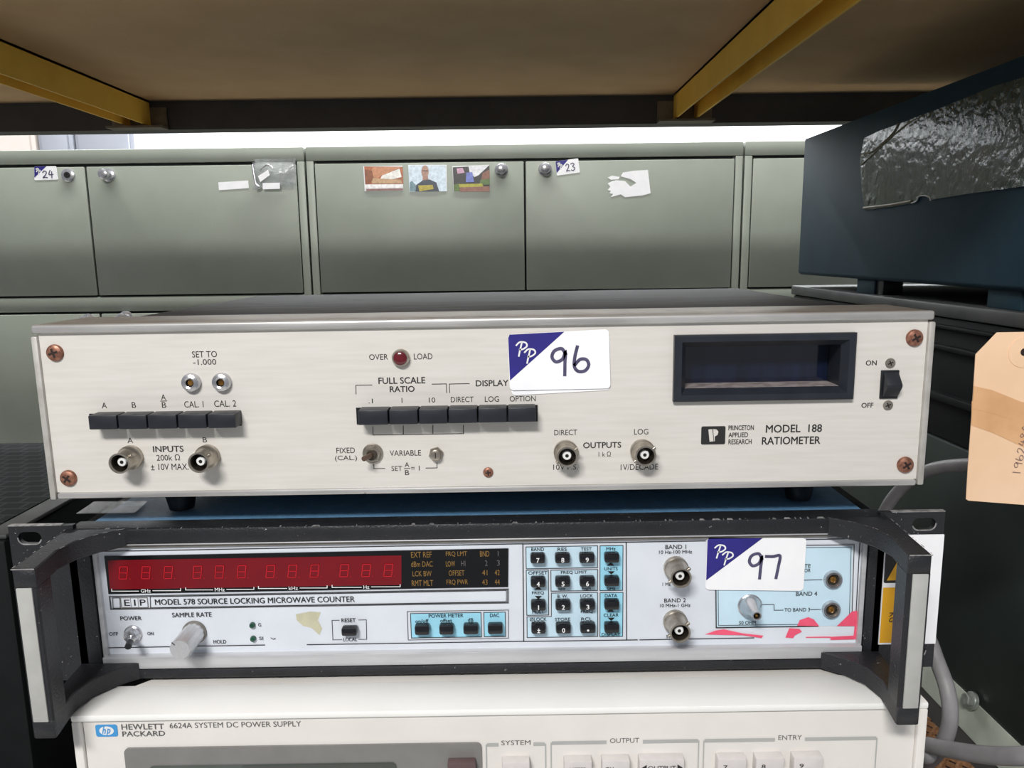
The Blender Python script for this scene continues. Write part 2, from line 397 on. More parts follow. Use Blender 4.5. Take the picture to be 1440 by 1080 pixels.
def pan_screw(parent, x, z, y, r, a=0., name='panel_screw', m='screw', hd=.5):
    mb = MB()
    mb.lathe([(r, 0), (r, r*.15), (r*.9, r*hd*.7), (r*.6, r*hd), (r*.2, r*hd*1.08)], (x, y, z), M[m], n=28)
    yy = y-r*hd*1.08-.00005
    for k in (0, 1):
        c, s = math.cos(a+k*math.pi/2), math.sin(a+k*math.pi/2); L = r*.55; W = r*.13
        mb.flat([(x+c*L-s*W, z+s*L+c*W), (x-c*L-s*W, z-s*L+c*W), (x-c*L+s*W, z-s*L-c*W), (x+c*L+s*W, z+s*L-c*W)], yy-.00003*k, M['slot'])
    return mb.build(name, parent)

def hexnut(mb, x, z, y, r, t, m): mb.lathe([(r, 0), (r, t*.8), (r*.9, t)], (x, y, z), m, n=6, smooth=False)

STILT = .0035
# ================================================================ the setting
FLOOR = -1.3
struct(MB().box(-4, 4, -1.6, 3.3, FLOOR-.05, FLOOR, M['floorm']).build('floor'))
struct(MB().box(-4, 4, 3.2, 3.3, FLOOR, 2.6, M['wallm']).build('wall_back'))

# ================================================================ storage rack
rack = thing('storage_rack', 'steel storage rack with brown board shelf over yellow cross beams', 'rack', (0, .3, FLOOR))
RY = .624; SH = .19; LOW = -.378
def rk(mb, name, label=None):
    o = mb.build(name, rack, label); o.data.transform(Matrix.Translation((0, -.3, -FLOOR))); return o
rk(MB().box(-1.2, 1.2, -.06, .70, SH, SH+.018, M['board']), 'shelf_board', 'brown hardboard underside of the upper shelf')
rk(MB().box(-1.2, 1.2, -.06, .70, LOW-.02, LOW, M['wood']), 'shelf_board', 'dark lower shelf board under the stack')
def rail(z1, z0):
    m = MB(); m.box(-1.2, 1.2, RY, RY+.003, z0, z1, M['rail']); m.box(-1.2, 1.2, RY, RY+.03, z0-.002, z0, M['rail']); return m
rk(rail(SH, .158), 'rear_rail', 'charcoal steel rail along the back of the shelf')
rk(rail(LOW-.02, LOW-.06), 'rear_rail')
for sx in (-1.2, 1.17):
    for sy in (-.06, .70):
        m = MB(); m.box(sx, sx+.03, sy, sy+.003, FLOOR, .6, M['rail']); m.box(sx, sx+.003, sy, sy+.03, FLOOR, .6, M['rail']); rk(m, 'upright_post')
def beam(x0, x1, side):
    m = MB(); t = .0025; h = .03
    m.box(x0, x0+t, -.05, RY-.004, SH-h, SH, M['yellow']); m.box(x1-t, x1, -.05, RY-.004, SH-h, SH, M['yellow'])
    m.box(x0, x1, -.05, RY-.004, SH-t, SH, M['yellow'])
    b = rk(m, 'cross_beam')
    k = MB(); k.box(x0-.02, x1+.02, RY-.004, RY-.001, SH-h-.002, SH-.008, M['bracket']); k.box(x0-.02, x1+.02, RY-.022, RY-.001, SH-h-.0045, SH-h-.002, M['bracket'])
    q = k.build('beam_bracket', b, 'dull metal bracket on the rear rail'); q.data.transform(Matrix.Translation((0, -.3, -FLOOR)))
xr = at_y(946, 155, RY).x; beam(xr, xr+.028, 1)
xl = at_y(213, 160, RY).x; beam(xl-.028, xl, -1)

# ================================================================ lockers
LY = 1.224
def knob_part(door, x, z, ly, flat=False):
    m = MB()
    m.lathe([(.0135, 0), (.0135, .003), (.010, .005)], (x, ly, z), M['steel'], n=24)
    if not flat: m.lathe([(.007, .004), (.007, .014), (.010, .018), (.010, .024), (.007, .026)], (x, ly, z), M['steel'], n=24)
    else: m.lathe([(.006, .005), (.006, .007)], (x, ly, z), M['pin'], n=20)
    return m.build('lock_knob', door)
def locker(x0, x1, label):
    t = thing('locker_cabinet', label, 'locker', ((x0+x1)/2, LY, FLOOR), 0, 'green lockers along the back')
    fr = Fr((0, LY, 0), 0)
    def part(mb, name, par=t, lab=None):
        o = mb.build(name, par, lab); o.data.transform(Matrix.Translation((-(x0+x1)/2, 0, -FLOOR))); return o
    g = .002
    b = MB(); b.box(x0+g, x1-g, .012, .45, FLOOR, .2125, M['locker'])
    b.box(x0+.02, x1-.02, .0105, .0125, -.40, .19, M['gap'])
    b.box(x0+g, x1-g, 0, .012, .186, .2135, M['locker'], .002)      # top band
    b.box(x0+g, x0+.017, 0, .012, -.40, .186, M['locker'], .0015); b.box(x1-.017, x1-g, 0, .012, -.40, .186, M['locker'], .0015)
    b.box(x0+.017, x1-.017, 0, .012, -.111, -.081, M['locker'], .0015)
    b.box(x0+g, x1-g, 0, .012, FLOOR, -.40, M['locker'], .0015)
    part(b, 'body')
    xm = (x0+x1)/2+.0
    doors = []
    for z0, z1 in ((-.0775, .1798), (-.398, -.1158)):
        for a, c in ((x0+.019, xm-.002), (xm+.002, x1-.019)):
            d = MB(); d.box(a, c, -.001, .0105, z0, z1, M['locker'], .0018)
            doors.append(part(d, 'door'))
    def on(mb_fn): return mb_fn
    return t, doors, (x0+x1)/2
def shift(o, cx):
    o.data.transform(Matrix.Translation((-cx, 0, -FLOOR))); return o
XU = [-1.297, -.411, .473, 1.357]
lk1, d1, c1 = locker(XU[0], XU[1], 'green locker cabinet at left with lot 24 sticker and a taped plastic bag')
lk2, d2, c2 = locker(XU[1], XU[2], 'green locker cabinet in the middle with three photos on its door')
lk3, d3, c3 = locker(XU[2], XU[3], 'green locker cabinet at right partly behind the dark blue case')
lf = Fr((0, LY, 0), 0); DY = -.001
for door, px, py, c, fl in ((d1[0], 96.5, 246.5, c1, True), (d1[1], 153, 246, c1, False), (d2[0], 705, 239, c2, False), (d2[1], 766.5, 238, c2, False),
                            (d1[2], 125, 450, c1, False), (d1[3], 178, 446, c1, False)):
    x, z = lf.p(px, py, DY); shift(knob_part(door, x, z, DY, fl), c)
q = [lf.p(*p, DY) for p in ((48.5, 234), (79, 233.5), (82, 252.5), (48.5, 253.5))]
shift(lot_sticker(d1[0], q, [('2', .36, .35, .56, .85), ('4', .62, .32, .82, .85)], DY, .0006, wmark=.005, wdig=.0035, label='white lot sticker numbered 24'), c1)
q = [lf.p(*p, DY) for p in ((781, 227), (813, 222.5), (815.5, 242.5), (783, 247))]
shift(lot_sticker(d2[1], q, [('2', .42, .30, .58, .8), ('3', .64, .28, .82, .8)], DY, .0006, wmark=.005, wdig=.003, label='white lot sticker numbered 23'), c2)
m = MB(); lf_y = DY-.0006
m.prism([lf.p(*p, DY) for p in ((307, 256.5), (349, 254), (350, 264.5), (308, 267.5))][::-1], lf_y, DY, M['card']); shift(m.build('paper_label', d1[1], 'blank white paper label'), c1)
# torn white sticker, hand-like outline
hp = [(440, 255), (452, 270), (440, 285), (455, 290), (447, 300), (465, 303), (455, 318), (500, 305), (520, 318), (600, 310), (637, 300), (625, 193), (560, 197), (510, 205), (500, 222), (545, 235), (572, 252), (545, 270), (520, 245), (480, 240), (460, 245)]
m = MB(); m.prism([lf.p(720+a/3.27, 180+b/3.27, DY) for a, b in hp], DY-.0006, DY, M['card'])
m.prism([lf.p(720+a/3.27, 180+b/3.27, DY) for a, b in ((440, 228), (460, 220), (495, 225), (490, 236), (455, 238))], DY-.0006, DY, M['card'])
shift(m.build('torn_sticker', d2[1], 'torn white sticker remnant'), c2)
# photographs on the middle locker door
def photo(quad, patches, label):
    cx = sum(p[0] for p in quad)/4; cy = sum(p[1] for p in quad)/4
    P0 = at_y(cx, cy, LY+DY)
    m = MB(); y = 0
    def L(px, py): q = at_y(px, py, LY+DY); return (q.x-P0.x, q.z-P0.z)
    m.prism([L(*p) for p in quad], -.0008, -.0001, M['card'])
    for k, (col, pts) in enumerate(patches):
        key = 'ph%d_%d_%d' % col
        if key not in M: M[key] = mat('print_'+'_'.join(map(str, col)), col, .35, 0, None, 160, var=.25)
        m.flat([L(500+p[0]/6.545, 220+p[1]/6.545) for p in pts], -.0010-.00012*k, M[key])
    o = m.build('photograph'); o.location = P0; tag(o, label, 'photo', 'photos on the locker door'); return o
def ell(cx, cy, rx, ry, n=16): return [(cx+rx*math.cos(2*math.pi*k/n), cy+ry*math.sin(2*math.pi*k/n)) for k in range(n)]
photo([(511, 234), (566, 233), (567, 268), (513, 269)],
      [((188, 112, 76), [(80, 92), (435, 95), (440, 255), (90, 262)]), ((214, 150, 112), [(160, 100), (430, 96), (240, 175), (150, 240), (100, 200)]), ((250, 248, 240), [(245, 175), (405, 112), (425, 190), (330, 215), (230, 205)]),
       ((150, 92, 62), [(85, 120), (150, 130), (170, 200), (120, 255), (92, 255)]), ((206, 168, 130), [(160, 200), (420, 215), (430, 248), (150, 252)]), ((252, 250, 250), [(88, 258), (438, 255), (438, 292), (92, 298)]), ((150, 112, 110), [(100, 300), (438, 294), (438, 312), (100, 318)])],
      'landscape photo in orange and brown, leftmost of the three on the locker door')
photo([(574, 232), (628, 232), (628.5, 269), (576, 270)],
      [((222, 238, 250), [(484, 84), (830, 82), (836, 320), (498, 324)]), ((120, 150, 158), [(500, 240), (520, 225), (560, 270), (575, 322), (500, 324)]), ((190, 150, 132), ell(640, 140, 34, 58)), ((176, 134, 116), [(620, 180), (665, 180), (672, 225), (615, 225)]),
       ((66, 74, 88), [(560, 262), (620, 220), (680, 212), (745, 240), (770, 322), (552, 324)]), ((186, 170, 70), [(575, 268), (710, 262), (720, 300), (590, 322)]), ((120, 86, 76), [(615, 128), (668, 128), (668, 138), (615, 138)])],
      'photo of a person in a dark sweater with yellow lettering, centre of three')
photo([(636, 234), (688, 232), (689, 269), (638, 270)],
      [((60, 58, 60), [(895, 100), (1232, 84), (1236, 320), (905, 324)]), ((240, 240, 246), [(1040, 92), (1225, 86), (1130, 175), (1095, 190), (1050, 150)]), ((216, 170, 196), [(930, 112), (985, 105), (1005, 150), (940, 160)]), ((140, 96, 80), [(1170, 150), (1234, 120), (1236, 220), (1150, 230)]), ((100, 124, 72), [(1150, 215), (1236, 205), (1236, 260), (1140, 260)]),
       ((120, 132, 206), [(1020, 150), (1075, 145), (1092, 235), (1015, 238)]), ((178, 172, 66), [(945, 255), (1165, 250), (1180, 280), (950, 285)]), ((96, 120, 60), [(905, 258), (950, 252), (960, 322), (908, 322)]), ((150, 106, 92), [(960, 285), (1234, 275), (1234, 322), (960, 324)])],
      'garden photo with a figure in blue, rightmost of the three on the locker door')
# plastic bag with tags, taped on the left locker door
P0 = at_y(384, 248, LY+DY)
bagr = thing('plastic_bag', 'small clear plastic bag with key tags taped to the left locker door', 'bag', P0)
def LB(a, b): q = at_y(a/3.13, 180+b/3.13, LY+DY); return (q.x-P0.x, q.z-P0.z)
m = MB(); gx, gz = 12, 8; vs = []; fs = []
for i in range(gx+1):
    for j in range(gz+1):
        x, z = LB(1112+180*i/gx, 152+118*j/gz); ed = min(i, gx-i)/gx*2*min(j, gz-j)/gz*2
        vs.append(Vector((x, -.0015-.008*ed-random.random()*.003*(ed > 0), z)))
for i in range(gx):
    for j in range(gz):
        k = i*(gz+1)+j; fs.append((k, k+gz+1, k+gz+2, k+1)[::-1])
m._add(vs, fs, M['bag'], True); m.box(*[LB(1112, 0)[0], LB(1292, 0)[0]], -.0012, -.0003, LB(0, 270)[1], LB(0, 152)[1], M['bag']); m.build('bag_film', bagr)
for pts in ([(1145, 215), (1188, 188), (1196, 210), (1155, 240)], [(1165, 245), (1240, 243), (1240, 270), (1166, 272)]):
    m = MB(); m.prism([LB(*p) for p in pts], -.0135, -.0125, M['card']); m.build('paper_tag', bagr)
m = MB(); m.tube([Vector((LB(1120, 165)[0], -.011, LB(1120, 165)[1])), Vector((LB(1135, 245)[0], -.0125, LB(1135, 245)[1])), Vector((LB(1150, 262)[0], -.0125, LB(1150, 262)[1])), Vector((LB(1135, 270)[0], -.0105, LB(1135, 270)[1]))], .0028, M['steel']); 
m.tube([Vector((LB(1150, 190)[0], -.011, LB(1150, 190)[1])), Vector((LB(1185, 165)[0], -.0115, LB(1185, 165)[1])), Vector((LB(1208, 180)[0], -.011, LB(1208, 180)[1]))], .002, M['steel']); m.build('metal_key', bagr)

# far cabinets in front of the wall
def farbox(px0, px1, y, m, label, name='grey_cabinet'):
    a = at_y(px0, 200, y).x; b = at_y(px1, 200, y).x
    t = thing(name, label, 'cabinet', ((a+b)/2, y, FLOOR))
    hw = (b-a)/2
    k = MB(); k.box(-hw, hw, 0, .4, 0, 2.1, m, .004); k.build('body', t)
    k = MB(); k.box(-hw+.015, hw-.015, -.012, 0, .1, 2.07, m, .004); k.build('door', t)
farbox(-260, 50, 2.5, M['beigebox'], 'pale beige cabinet far back above the left lockers', 'beige_cabinet')
farbox(54, 103, 2.5, M['greycab'], 'narrow blue-grey cabinet far back beside the beige cabinet')
farbox(106, 189, 2.5, M['greycab'], 'wider blue-grey cabinet far back against the bright white wall')

# ================================================================ bench power supply (bottom of the stack)
HO = (-.008, -.03, LOW+.0018); HY = -.03
hp_ = thing('power_supply', 'cream bench power supply at the bottom of the stack', 'electronic instrument', HO, STILT)
hf = Fr(HO, STILT)
HT = hf.l(at_y(700, 996, HY)).z
HX0 = hf.p(100, 1007)[0]; HX1 = hf.p(1305, 988)[0]; FT = .012
def xz(px, py, z, fr): q = fr.l(at_z(px, py, z)); return (q.x, q.y)
m = MB()
zt = HT
m.prism([(HX0+.002, .012), (HX0+.024, .034), (HX0+.024, .40), (HX1-.024, .40), (HX1-.024, .034), (HX1-.002, .012)][::-1], FT, zt-.0012, M['hpcream'], 'z', .0012)
m.build('cover', hp_)
# bezel: rim around the front face
m = MB()
bx1, by1 = xz(123, 982, HO[2]+HT, hf); bx2, by2 = xz(160, 962.5, HO[2]+HT, hf)
bp = [(HX0, -.001), (HX1, -.001), (HX1, by1), (HX1-(bx2-HX0), by2), (bx2, by2), (HX0, by1)]
m.prism(bp, zt-.0035, zt, M['hptop'], 'z', .0008)
m.box(HX0, HX0+.0045, -.001, .018, FT, zt-.0035, M['hpcream'], .0008); m.box(HX1-.0045, HX1, -.001, .018, FT, zt-.0035, M['hpcream'], .0008)
m.box(HX0+.0045, HX1-.0045, -.001, .018, FT, FT+.004, M['hpcream'], .0008)
m.build('bezel', hp_)
m = MB(); m.box(HX0+.005, HX1-.005, .0008, .012, FT+.0045, zt-.0042, M['hpcream'])
py = .0006
a, b, d, c = hf.lrect(134.5, 1019, 165.4, 1036, py); m.flat(rrect(a, b, d, c, .0012), py, M['hpblue'])
cx, cz = (a+b)/2, (c+d)/2
m.flat([(cx+.0036*math.cos(k*math.pi/12)*1.0, cz+.0024*math.sin(k*math.pi/12)) for k in range(24)], py-.0001, M['white'])
def sk(pts): return [(cx+x*.001, cz+z*.001) for x, z in pts]
m.ribbon(sk([(-1.0, 2.6), (-2.0, -1.3)]), .0005, py-.0002, M['hpblue']); m.ribbon(sk([(-1.6, .3), (-.9, .9), (-.5, .6), (-.9, -1.3)]), .0005, py-.0003, M['hpblue'], sm=4)
m.ribbon(sk([(.9, 1.0), (-.1, -2.7)]), .0005, py-.0002, M['hpblue']); m.ribbon(sk([(.8, .6), (1.5, .9), (1.8, .3), (1.3, -1.0), (.5, -1.1)]), .0005, py-.0003, M['hpblue'], sm=4)
hf.T(m, 'HEWLETT', 170.5, 1018, 230.7, 1025.8, py, M['hpink'], .012)
hf.T(m, 'PACKARD', 171.8, 1028, 232, 1035.4, py, M['hpink'], .012)
hf.T(m, '6624A SYSTEM DC POWER SUPPLY', 238.3, 1015.4, 423.5, 1023, py, M['hpink'], -.003)
hf.T(m, 'SYSTEM', 705, 1041.2, 746, 1047.8, py, M['hpink']); hf.T(m, 'OUTPUT', 857.8, 1038, 899, 1044.8, py, M['hpink']); hf.T(m, 'ENTRY', 1094.6, 1034, 1127.7, 1040.4, py, M['hpink'])
for x0, x1, g0, g1, y0, yc in ((682.8, 768, 701, 750, 1047, 1043.5), (774, 983.4, 853, 904, 1043, 1040), (989, 1234, 1090, 1132, 1038.5, 1036.5)):
    a, b, d, c = hf.lrect(x0, yc+1, x1, yc+6, py); ga = hf.p(g0, yc, py)[0]; gb = hf.p(g1, yc, py)[0]
    m.flat([(a, d), (ga, d), (ga, c), (a+.0008, c)], py, M['hpbar']); m.flat([(gb, d), (b, d), (b-.0008, c), (gb, c)], py, M['hpbar'])
    m.ribbon([(a+.0003, c-.001), (a+.0003, c-.06)], .0006, py-.0001, M['hpbar']); m.ribbon([(b-.0003, c-.001), (b-.0003, c-.06)], .0006, py-.0001, M['hpbar'])
m.build('front_panel', hp_)
a, b, d, c = hf.lrect(175, 1047.5, 677.5, 1060, py)
m = MB(); m.prism(rrect(a, b, c-.075, c, .0025), -.0002, .001, M['hpgrey'])
a2, b2, d2_, c2_ = hf.lrect(211, 1072.5, 558, 1080, py); m.flat(rrect(a2, b2, c-.06, c2_, .0025), -.0005, M['hpgreydk'])
a3, b3, _, _ = hf.lrect(340, 1072.5, 558, 1080, py); m.flat(rrect(a3, b3, c-.055, c2_-.0004, .002), -.0007, mat('dark_meter_glass', (70, 74, 70), .15))
m.build('display_panel', hp_, 'grey display surround')
def hkey(x0, x1, yt, lab, mt='key_grey', arrows=False):
    a, b, d, c = hf.lrect(x0, yt, x1, yt+20, py-.003)
    k = MB(); k.box(a, b, -.005, .001, c-.0115, c, M[mt], .0007)
    if lab: 
        wl = (b-a)*(.28 if len(lab) == 1 else .3 if len(lab) == 2 else .62); off = (a+b)/2-(b-a)*(.24 if len(lab) <= 2 else 0)
        if lab == 'METER': off = (a+b)/2
        k.text(lab, off, c-.0042, wl*(.5 if len(lab) == 1 else 1), .0022, -.0052, M['ink'], .005)
    if arrows:
        z = c-.0042
        for sg in (1, -1): k.flat([((a+b)/2+sg*(b-a)*.46, z), ((a+b)/2+sg*(b-a)*.34, z+.0018), ((a+b)/2+sg*(b-a)*.34, z-.0018)], -.0052, M['ink'])
    return k.build('key', hp_)
hkey(706, 745, 1068, ''); hkey(793, 832, 1066.5, 'METER'); hkey(846, 885, 1065.5, 'OV'); hkey(898, 961, 1064, 'OUTPUT', arrows=True)
hkey(1007.6, 1048, 1063, '7'); hkey(1061, 1100.7, 1062, '8'); hkey(1113.7, 1154.7, 1060.8, '9')
o = hkey(630, 669, 1069.5, '', 'key_side'); o['label'] = 'dark brown key in the grey display surround'
for sx in (HX0+.04, HX1-.04):
    for sy in (.04, .36):
        k = MB(); k.lathe([(.010, 0), (.011, FT)], (sx, sy, 0), M['black'], axis=(0, 0, 1), n=20); k.build('foot', hp_)

# ================================================================ microwave counter (middle)
EZ0 = HO[2]+HT+.0006
EO = (-.0188, 0, EZ0)
eip = thing('microwave_counter', 'black-framed grey counter with red digit display and lot sticker 97', 'electronic instrument', EO, STILT)
ef = Fr(EO, STILT)
ET = ef.l(at_y(700, 735.5, 0)).z           # top of frame
ZB = .0; EB = ef.l(at_y(700, 934, 0)).z; EI = ef.l(at_y(700, 758, 0)).z
XO = .2112
PX0 = ef.p(140, 900)[0]; PX1 = ef.p(1214, 900)[0]
m = MB()
m.box(-.2125, .2125, .014, .42, .002, ET-.003, M['case_dark'], .001); m.box(-.205, .205, .016, .42, ET-.004, ET-.0012, M['bluetop'], .001)
m.build('case', eip, 'case with blue painted top cover')
m = MB()
m.box(-XO, XO, 0, .014, EI, ET, M['frame'], .0015)                                   # top bar
m.box(-XO, XO, 0, .014, ZB, EB, M['frame'], .0015)
u = -XO+.02
while u < XO-.03:
    l = .0004+random.random()**3*.005; z_e = ET+.00006
    m._add([Vector((u, .0001+random.random()*.0004, z_e-.0004)), Vector((u+l, .0001, z_e-.0004)), Vector((u+l*.8, .0014+random.random()*.0006, z_e)), Vector((u+l*.2, .0016, z_e))], [(0, 1, 2, 3)], M['chip']); u += l+(.002+random.random()*.03 if u < .06 else .001+random.random()**2*.016)
m.box(-XO, PX0-.0005, .0005, .014, EB, EI, M['frame']); m.box(PX1+.0005, XO, .0005, .014, EB, EI, M['frame'])
m.build('front_frame', eip)
for sg in (-1, 1):
    m = MB()
    def X(v): return sg*v
    zt, zb = ET+.0022, 0.0
    # ear plate with slotted holes built from pieces around the slots
    xe0, xe1 = XO-.004, .2405
    hz = [(zt-.0098, zt-.0032), (zb+.006, zb+.0125)]
    sx0, sx1 = xe1-.0165, xe1-.0045
    def slotted(za, zc, hz0, hz1):
        r = (hz1-hz0)/2; cz = (hz0+hz1)/2
        pts_top = [(xe0, za), (xe0, zc), (xe1, zc), (xe1, za)]
        up = [(sx0, cz)]; lo = [(sx0, cz)]
        arc = lambda c0, a0, a1, n=8: [(c0+r*math.cos(math.radians(a0+(a1-a0)*k/n)), cz+r*math.sin(math.radians(a0+(a1-a0)*k/n))) for k in range(n+1)]
        U = arc(sx0+r, 180, 90)+arc(sx1-r, 90, 0)
        D = arc(sx0+r, 180, 270)+arc(sx1-r, 270, 360)
        A = [(xe0, cz)]+U+[(xe1, cz), (xe1, zc), (xe0, zc)]
        B = [(xe0, cz)]+D+[(xe1, cz), (xe1, za), (xe0, za)]
        for P in (A, B): m.prism([(X(p[0]), p[1]) for p in P], .0005, .0035, M['frame'])
    mid0, mid1 = zb+.02, zt-.02
    slotted(mid1, zt, *hz[0]); slotted(zb, mid0, *hz[1])
    m.box(min(X(xe0), X(xe1)), max(X(xe0), X(xe1)), .0005, .0035, mid0, mid1, M['frame'])
    # bare metal worn rims
    m.box(min(X(xe0+.006), X(xe1)), max(X(xe0+.006), X(xe1)), .0004, .0034, zt-.0001, zt+.0003, M['chip'])
    for h0, h1 in hz:
        r = (h1-h0)/2; cz = (h0+h1)/2
        R = [(sx0+r+r*math.cos(math.radians(a)), cz+r*math.sin(math.radians(a))) for a in range(200, 271, 14)]+[(sx1-r+r*math.cos(math.radians(a)), cz+r*math.sin(math.radians(a))) for a in range(270, 361, 15)]
        m.ribbon([(X(p[0]), p[1]) for p in R], .0007, .0003, M['chip'])
    m.build('rack_ear', eip)
    # handle: top-view outline
    YF = -.05; xo0, xo1 = XO, XO-.0042; wf = .0108
    inner = [(xo1-wf, YF+.001), (xo0-wf-.001, YF+.022), (xo0-wf-.0035, YF+.034), (xo0-.021, YF+.043), (xo0-.031, 0.0005)]
    outl = [(xo0, .0005), (xo1, YF+.001), (xo1-.0008, YF), (xo1-wf+.0006, YF)]+inner
    ta = .0098
    h = MB()
    P = [(X(p[0]), p[1]) for p in outl]
    h.prism(P, ET-ta, ET, M['frame'], 'z', .0007, 1); h.prism(P, .0, ta, M['frame'], 'z', .0007, 1)
    pf = [(xo1, YF+.001), (xo1-.0008, YF), (xo1-wf+.0006, YF), (xo1-wf, YF+.001), (xo1-wf+.0016, YF+.013), (xo1+.0009, YF+.013)]
    h.prism([(X(p[0]), p[1]) for p in pf], ta-.0005, ET-ta+.0005, M['frame'], 'z')
    # worn edges on the arm
    for (p, q) in zip(outl[:1]+inner[1:4], outl[1:2]+inner[2:5]):
        p, q = Vector(p), Vector(q); L = (q-p).length; u = random.random()*.004
        while u < L-.001:
            l = .0006+random.random()*.0035; a_ = p+(q-p)*(u/L); b_ = p+(q-p)*(min(u+l, L)/L); u += l+.001+random.random()*.006
            n_ = Vector((-(q-p).y, (q-p).x)).normalized()*.00025
            h._add([Vector((X(v.x), v.y, ET+.00008)) for v in (a_-n_, b_-n_, b_+n_, a_+n_)], [(0, 1, 2, 3)], M['chip'])
    h.ribbon([(X(xo1-.0004), ET-.0001), (X(xo1-wf+.0004), ET-.0001)], .0006, YF-.0001, M['chip'])
    ho = h.build('handle', eip)
    k = MB(); k.box(min(X(xo1-.0015), X(xo1-wf+.0022)), max(X(xo1-.0015), X(xo1-wf+.0022)), YF-.0006, YF+.001, ta-.0008, ET-ta+.0008, M['inlay'], .0003); k.build('handle_inlay', ho, 'pale grey inlay strip')
# warning label on right ear
m = MB(); yl = -.0002
a, b, d, c = ef.lrect(1240, 752, 1321, 905, 0.0003)
m.box(a, b, yl, .0004, d, c, M['card'])
yb = ef.p(1266, 830)[0]
xs0, xs1 = a+.0004, a+.019
m.flat(rrect(xs0, xs1, c-.026, c-.0065, .001), yl-.0001, M['ink']); 
m.flat([(xs0+.0015, c-.0245), (xs1-.0015, c-.0245), ((xs0+xs1)/2, c-.008)], yl-.0002, M['yellow_label'])
m.flat([((xs0+xs1)/2+.002*math.cos(k*.7), c-.016+.002*math.sin(k*.7)) for k in range(9)], yl-.0003, M['ink'])
m.flat([(xs0, d+.001), (xs1, d+.001), (xs1, c-.0285), (xs0, c-.0285)], yl-.0001, M['yellow_label'])
vs_, fs_, gx0, gx1, gy0, gy1 = glyphs('KG', .01)
kx, kz = ef.p(1255, 868, yl)
m._add([Vector((kx+((v[1]-gy0)/(gy1-gy0)-.5)*.0035, yl-.0002, kz-((v[0]-gx0)/(gx1-gx0)-.5)*.0055)) for v in vs_], [f for f in fs_], M['ink'])
m.build('warning_label', eip, 'yellow and white weight warning label behind the right handle')
# silver trim and panel
PY = .0042
m = MB()
zt_t = EI; zt_b = ef.l(at_y(700, 764, 0)).z; zb_t = ef.l(at_y(700, 917, 0)).z
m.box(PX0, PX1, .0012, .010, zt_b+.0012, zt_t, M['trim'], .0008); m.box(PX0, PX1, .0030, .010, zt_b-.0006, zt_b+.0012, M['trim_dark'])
m.box(PX0, PX1, .0004, .010, EB, zb_t, M['trim'], .0006)
m.box(PX0, PX0+.0022, .002, .010, zb_t, zt_b, M['trim']); m.box(PX1-.0022, PX1, .002, .010, zb_t, zt_b, M['trim'])
m.build('panel_trim', eip)
m = MB(); m.box(PX0+.0022, PX1-.0022, PY, .010, zb_t-.001, zt_b-.0004, M['silver'])
y = PY-.00015; K = M['ink']; yi = y-.00025
T = lambda s, x0, y0, x1, y1, mt=K, b=.008: ef.T(m, s, x0, y0, x1, y1, yi, mt, b)
LN = lambda pts, wd=.00035, cl=False, mt=K: ef.line(m, pts, wd, yi, mt, cl)
# border rules
LN([(372, 907), (152, 911), (136.5, 775.5), (735, 764.6)], .0005); LN([(432, 906.6), (735.7, 901.8)], .0005)
LN([(735.2, 764.8), (736.5, 902)], .0005); LN([(880.6, 763), (881.2, 899.6)], .0005)
LN([(735, 764.8), (992, 760.5)], .0005); LN([(736.5, 902), (896, 899.8)], .0005); LN([(900, 899.8), (1060, 897)], .0005)
LN([(1134, 758.6), (1209.5, 757.4), (1204, 860)], .0005)
# model band
def band(x0, y0, x1, y1, x2, y2, x3, y3, wd=.0003): LN([(x0, y0), (x1, y1), (x2, y2), (x3, y3)], wd, True)
band(153.4, 838.5, 715, 828, 715, 848, 155.4, 857.2); band(211, 839.3, 712, 830.4, 712, 846, 211.5, 854.6, .0003); band(154.6, 839.8, 713.6, 829.2, 713.6, 846.9, 156.4, 856)
ef.rect(m, 169.6, 840.2, 208.5, 855, y, M['hpgrey']); LN([(158.2, 841), (168.4, 840.8), (169, 855), (159, 855.2)], .0003, True)
for bx0, bx1 in ((171, 183.5), (184.5, 194), (195, 207)): ef.rect(m, bx0, 841.4, bx1, 853.8, y-.0001, M['silver'])
T('E', 174.5, 843.3, 182.6, 852); T('I', 188.3, 843.2, 190.6, 851.8); T('P', 196.5, 843, 205, 851.6)
T('MODEL 578 SOURCE LOCKING MICROWAVE COUNTER', 217.5, 840.5, 499, 848.6, K, .012)
T('POWER', 169, 866.5, 199, 872.3); T('OFF', 153, 889, 166, 893.9); T('ON', 207, 888.6, 215.8, 893.2)
T('SAMPLE RATE', 241.7, 861.3, 297.5, 867.8); T('HOLD', 300, 899.8, 318, 905)
T('G', 363, 876, 367, 881); T('SI', 364.4, 895.4, 370, 900); LN([(381, 897), (384, 899), (387, 898)], .0004)
ef.poly(m, [(416, 864), (436, 860), (451, 861), (447, 872), (453, 884), (449, 893), (438, 883), (426, 880), (417, 872)], y, M['glue'])
T('RESET', 480, 869.4, 500, 875); T('LOCAL', 482.7, 896.6, 502, 901.7)
LN([(477, 872.2), (466.8, 872.4), (468, 899.8), (480.5, 899.6)], .0003); LN([(504.4, 871.8), (515, 871.6), (515.6, 899), (504.5, 899.2)], .0003)
band(572.6, 860, 715, 857.8, 715, 897.4, 574, 900); 
ef.rect(m, 577.8, 862, 676.7, 896.4, y, M['ltblue']); ef.orect(m, 577.8, 862, 676.7, 896.4, .00035, yi, K)
ef.rect(m, 680.6, 861, 710.7, 895.2, y, M['ltblue']); ef.orect(m, 680.6, 861, 710.7, 895.2, .00035, yi, K)
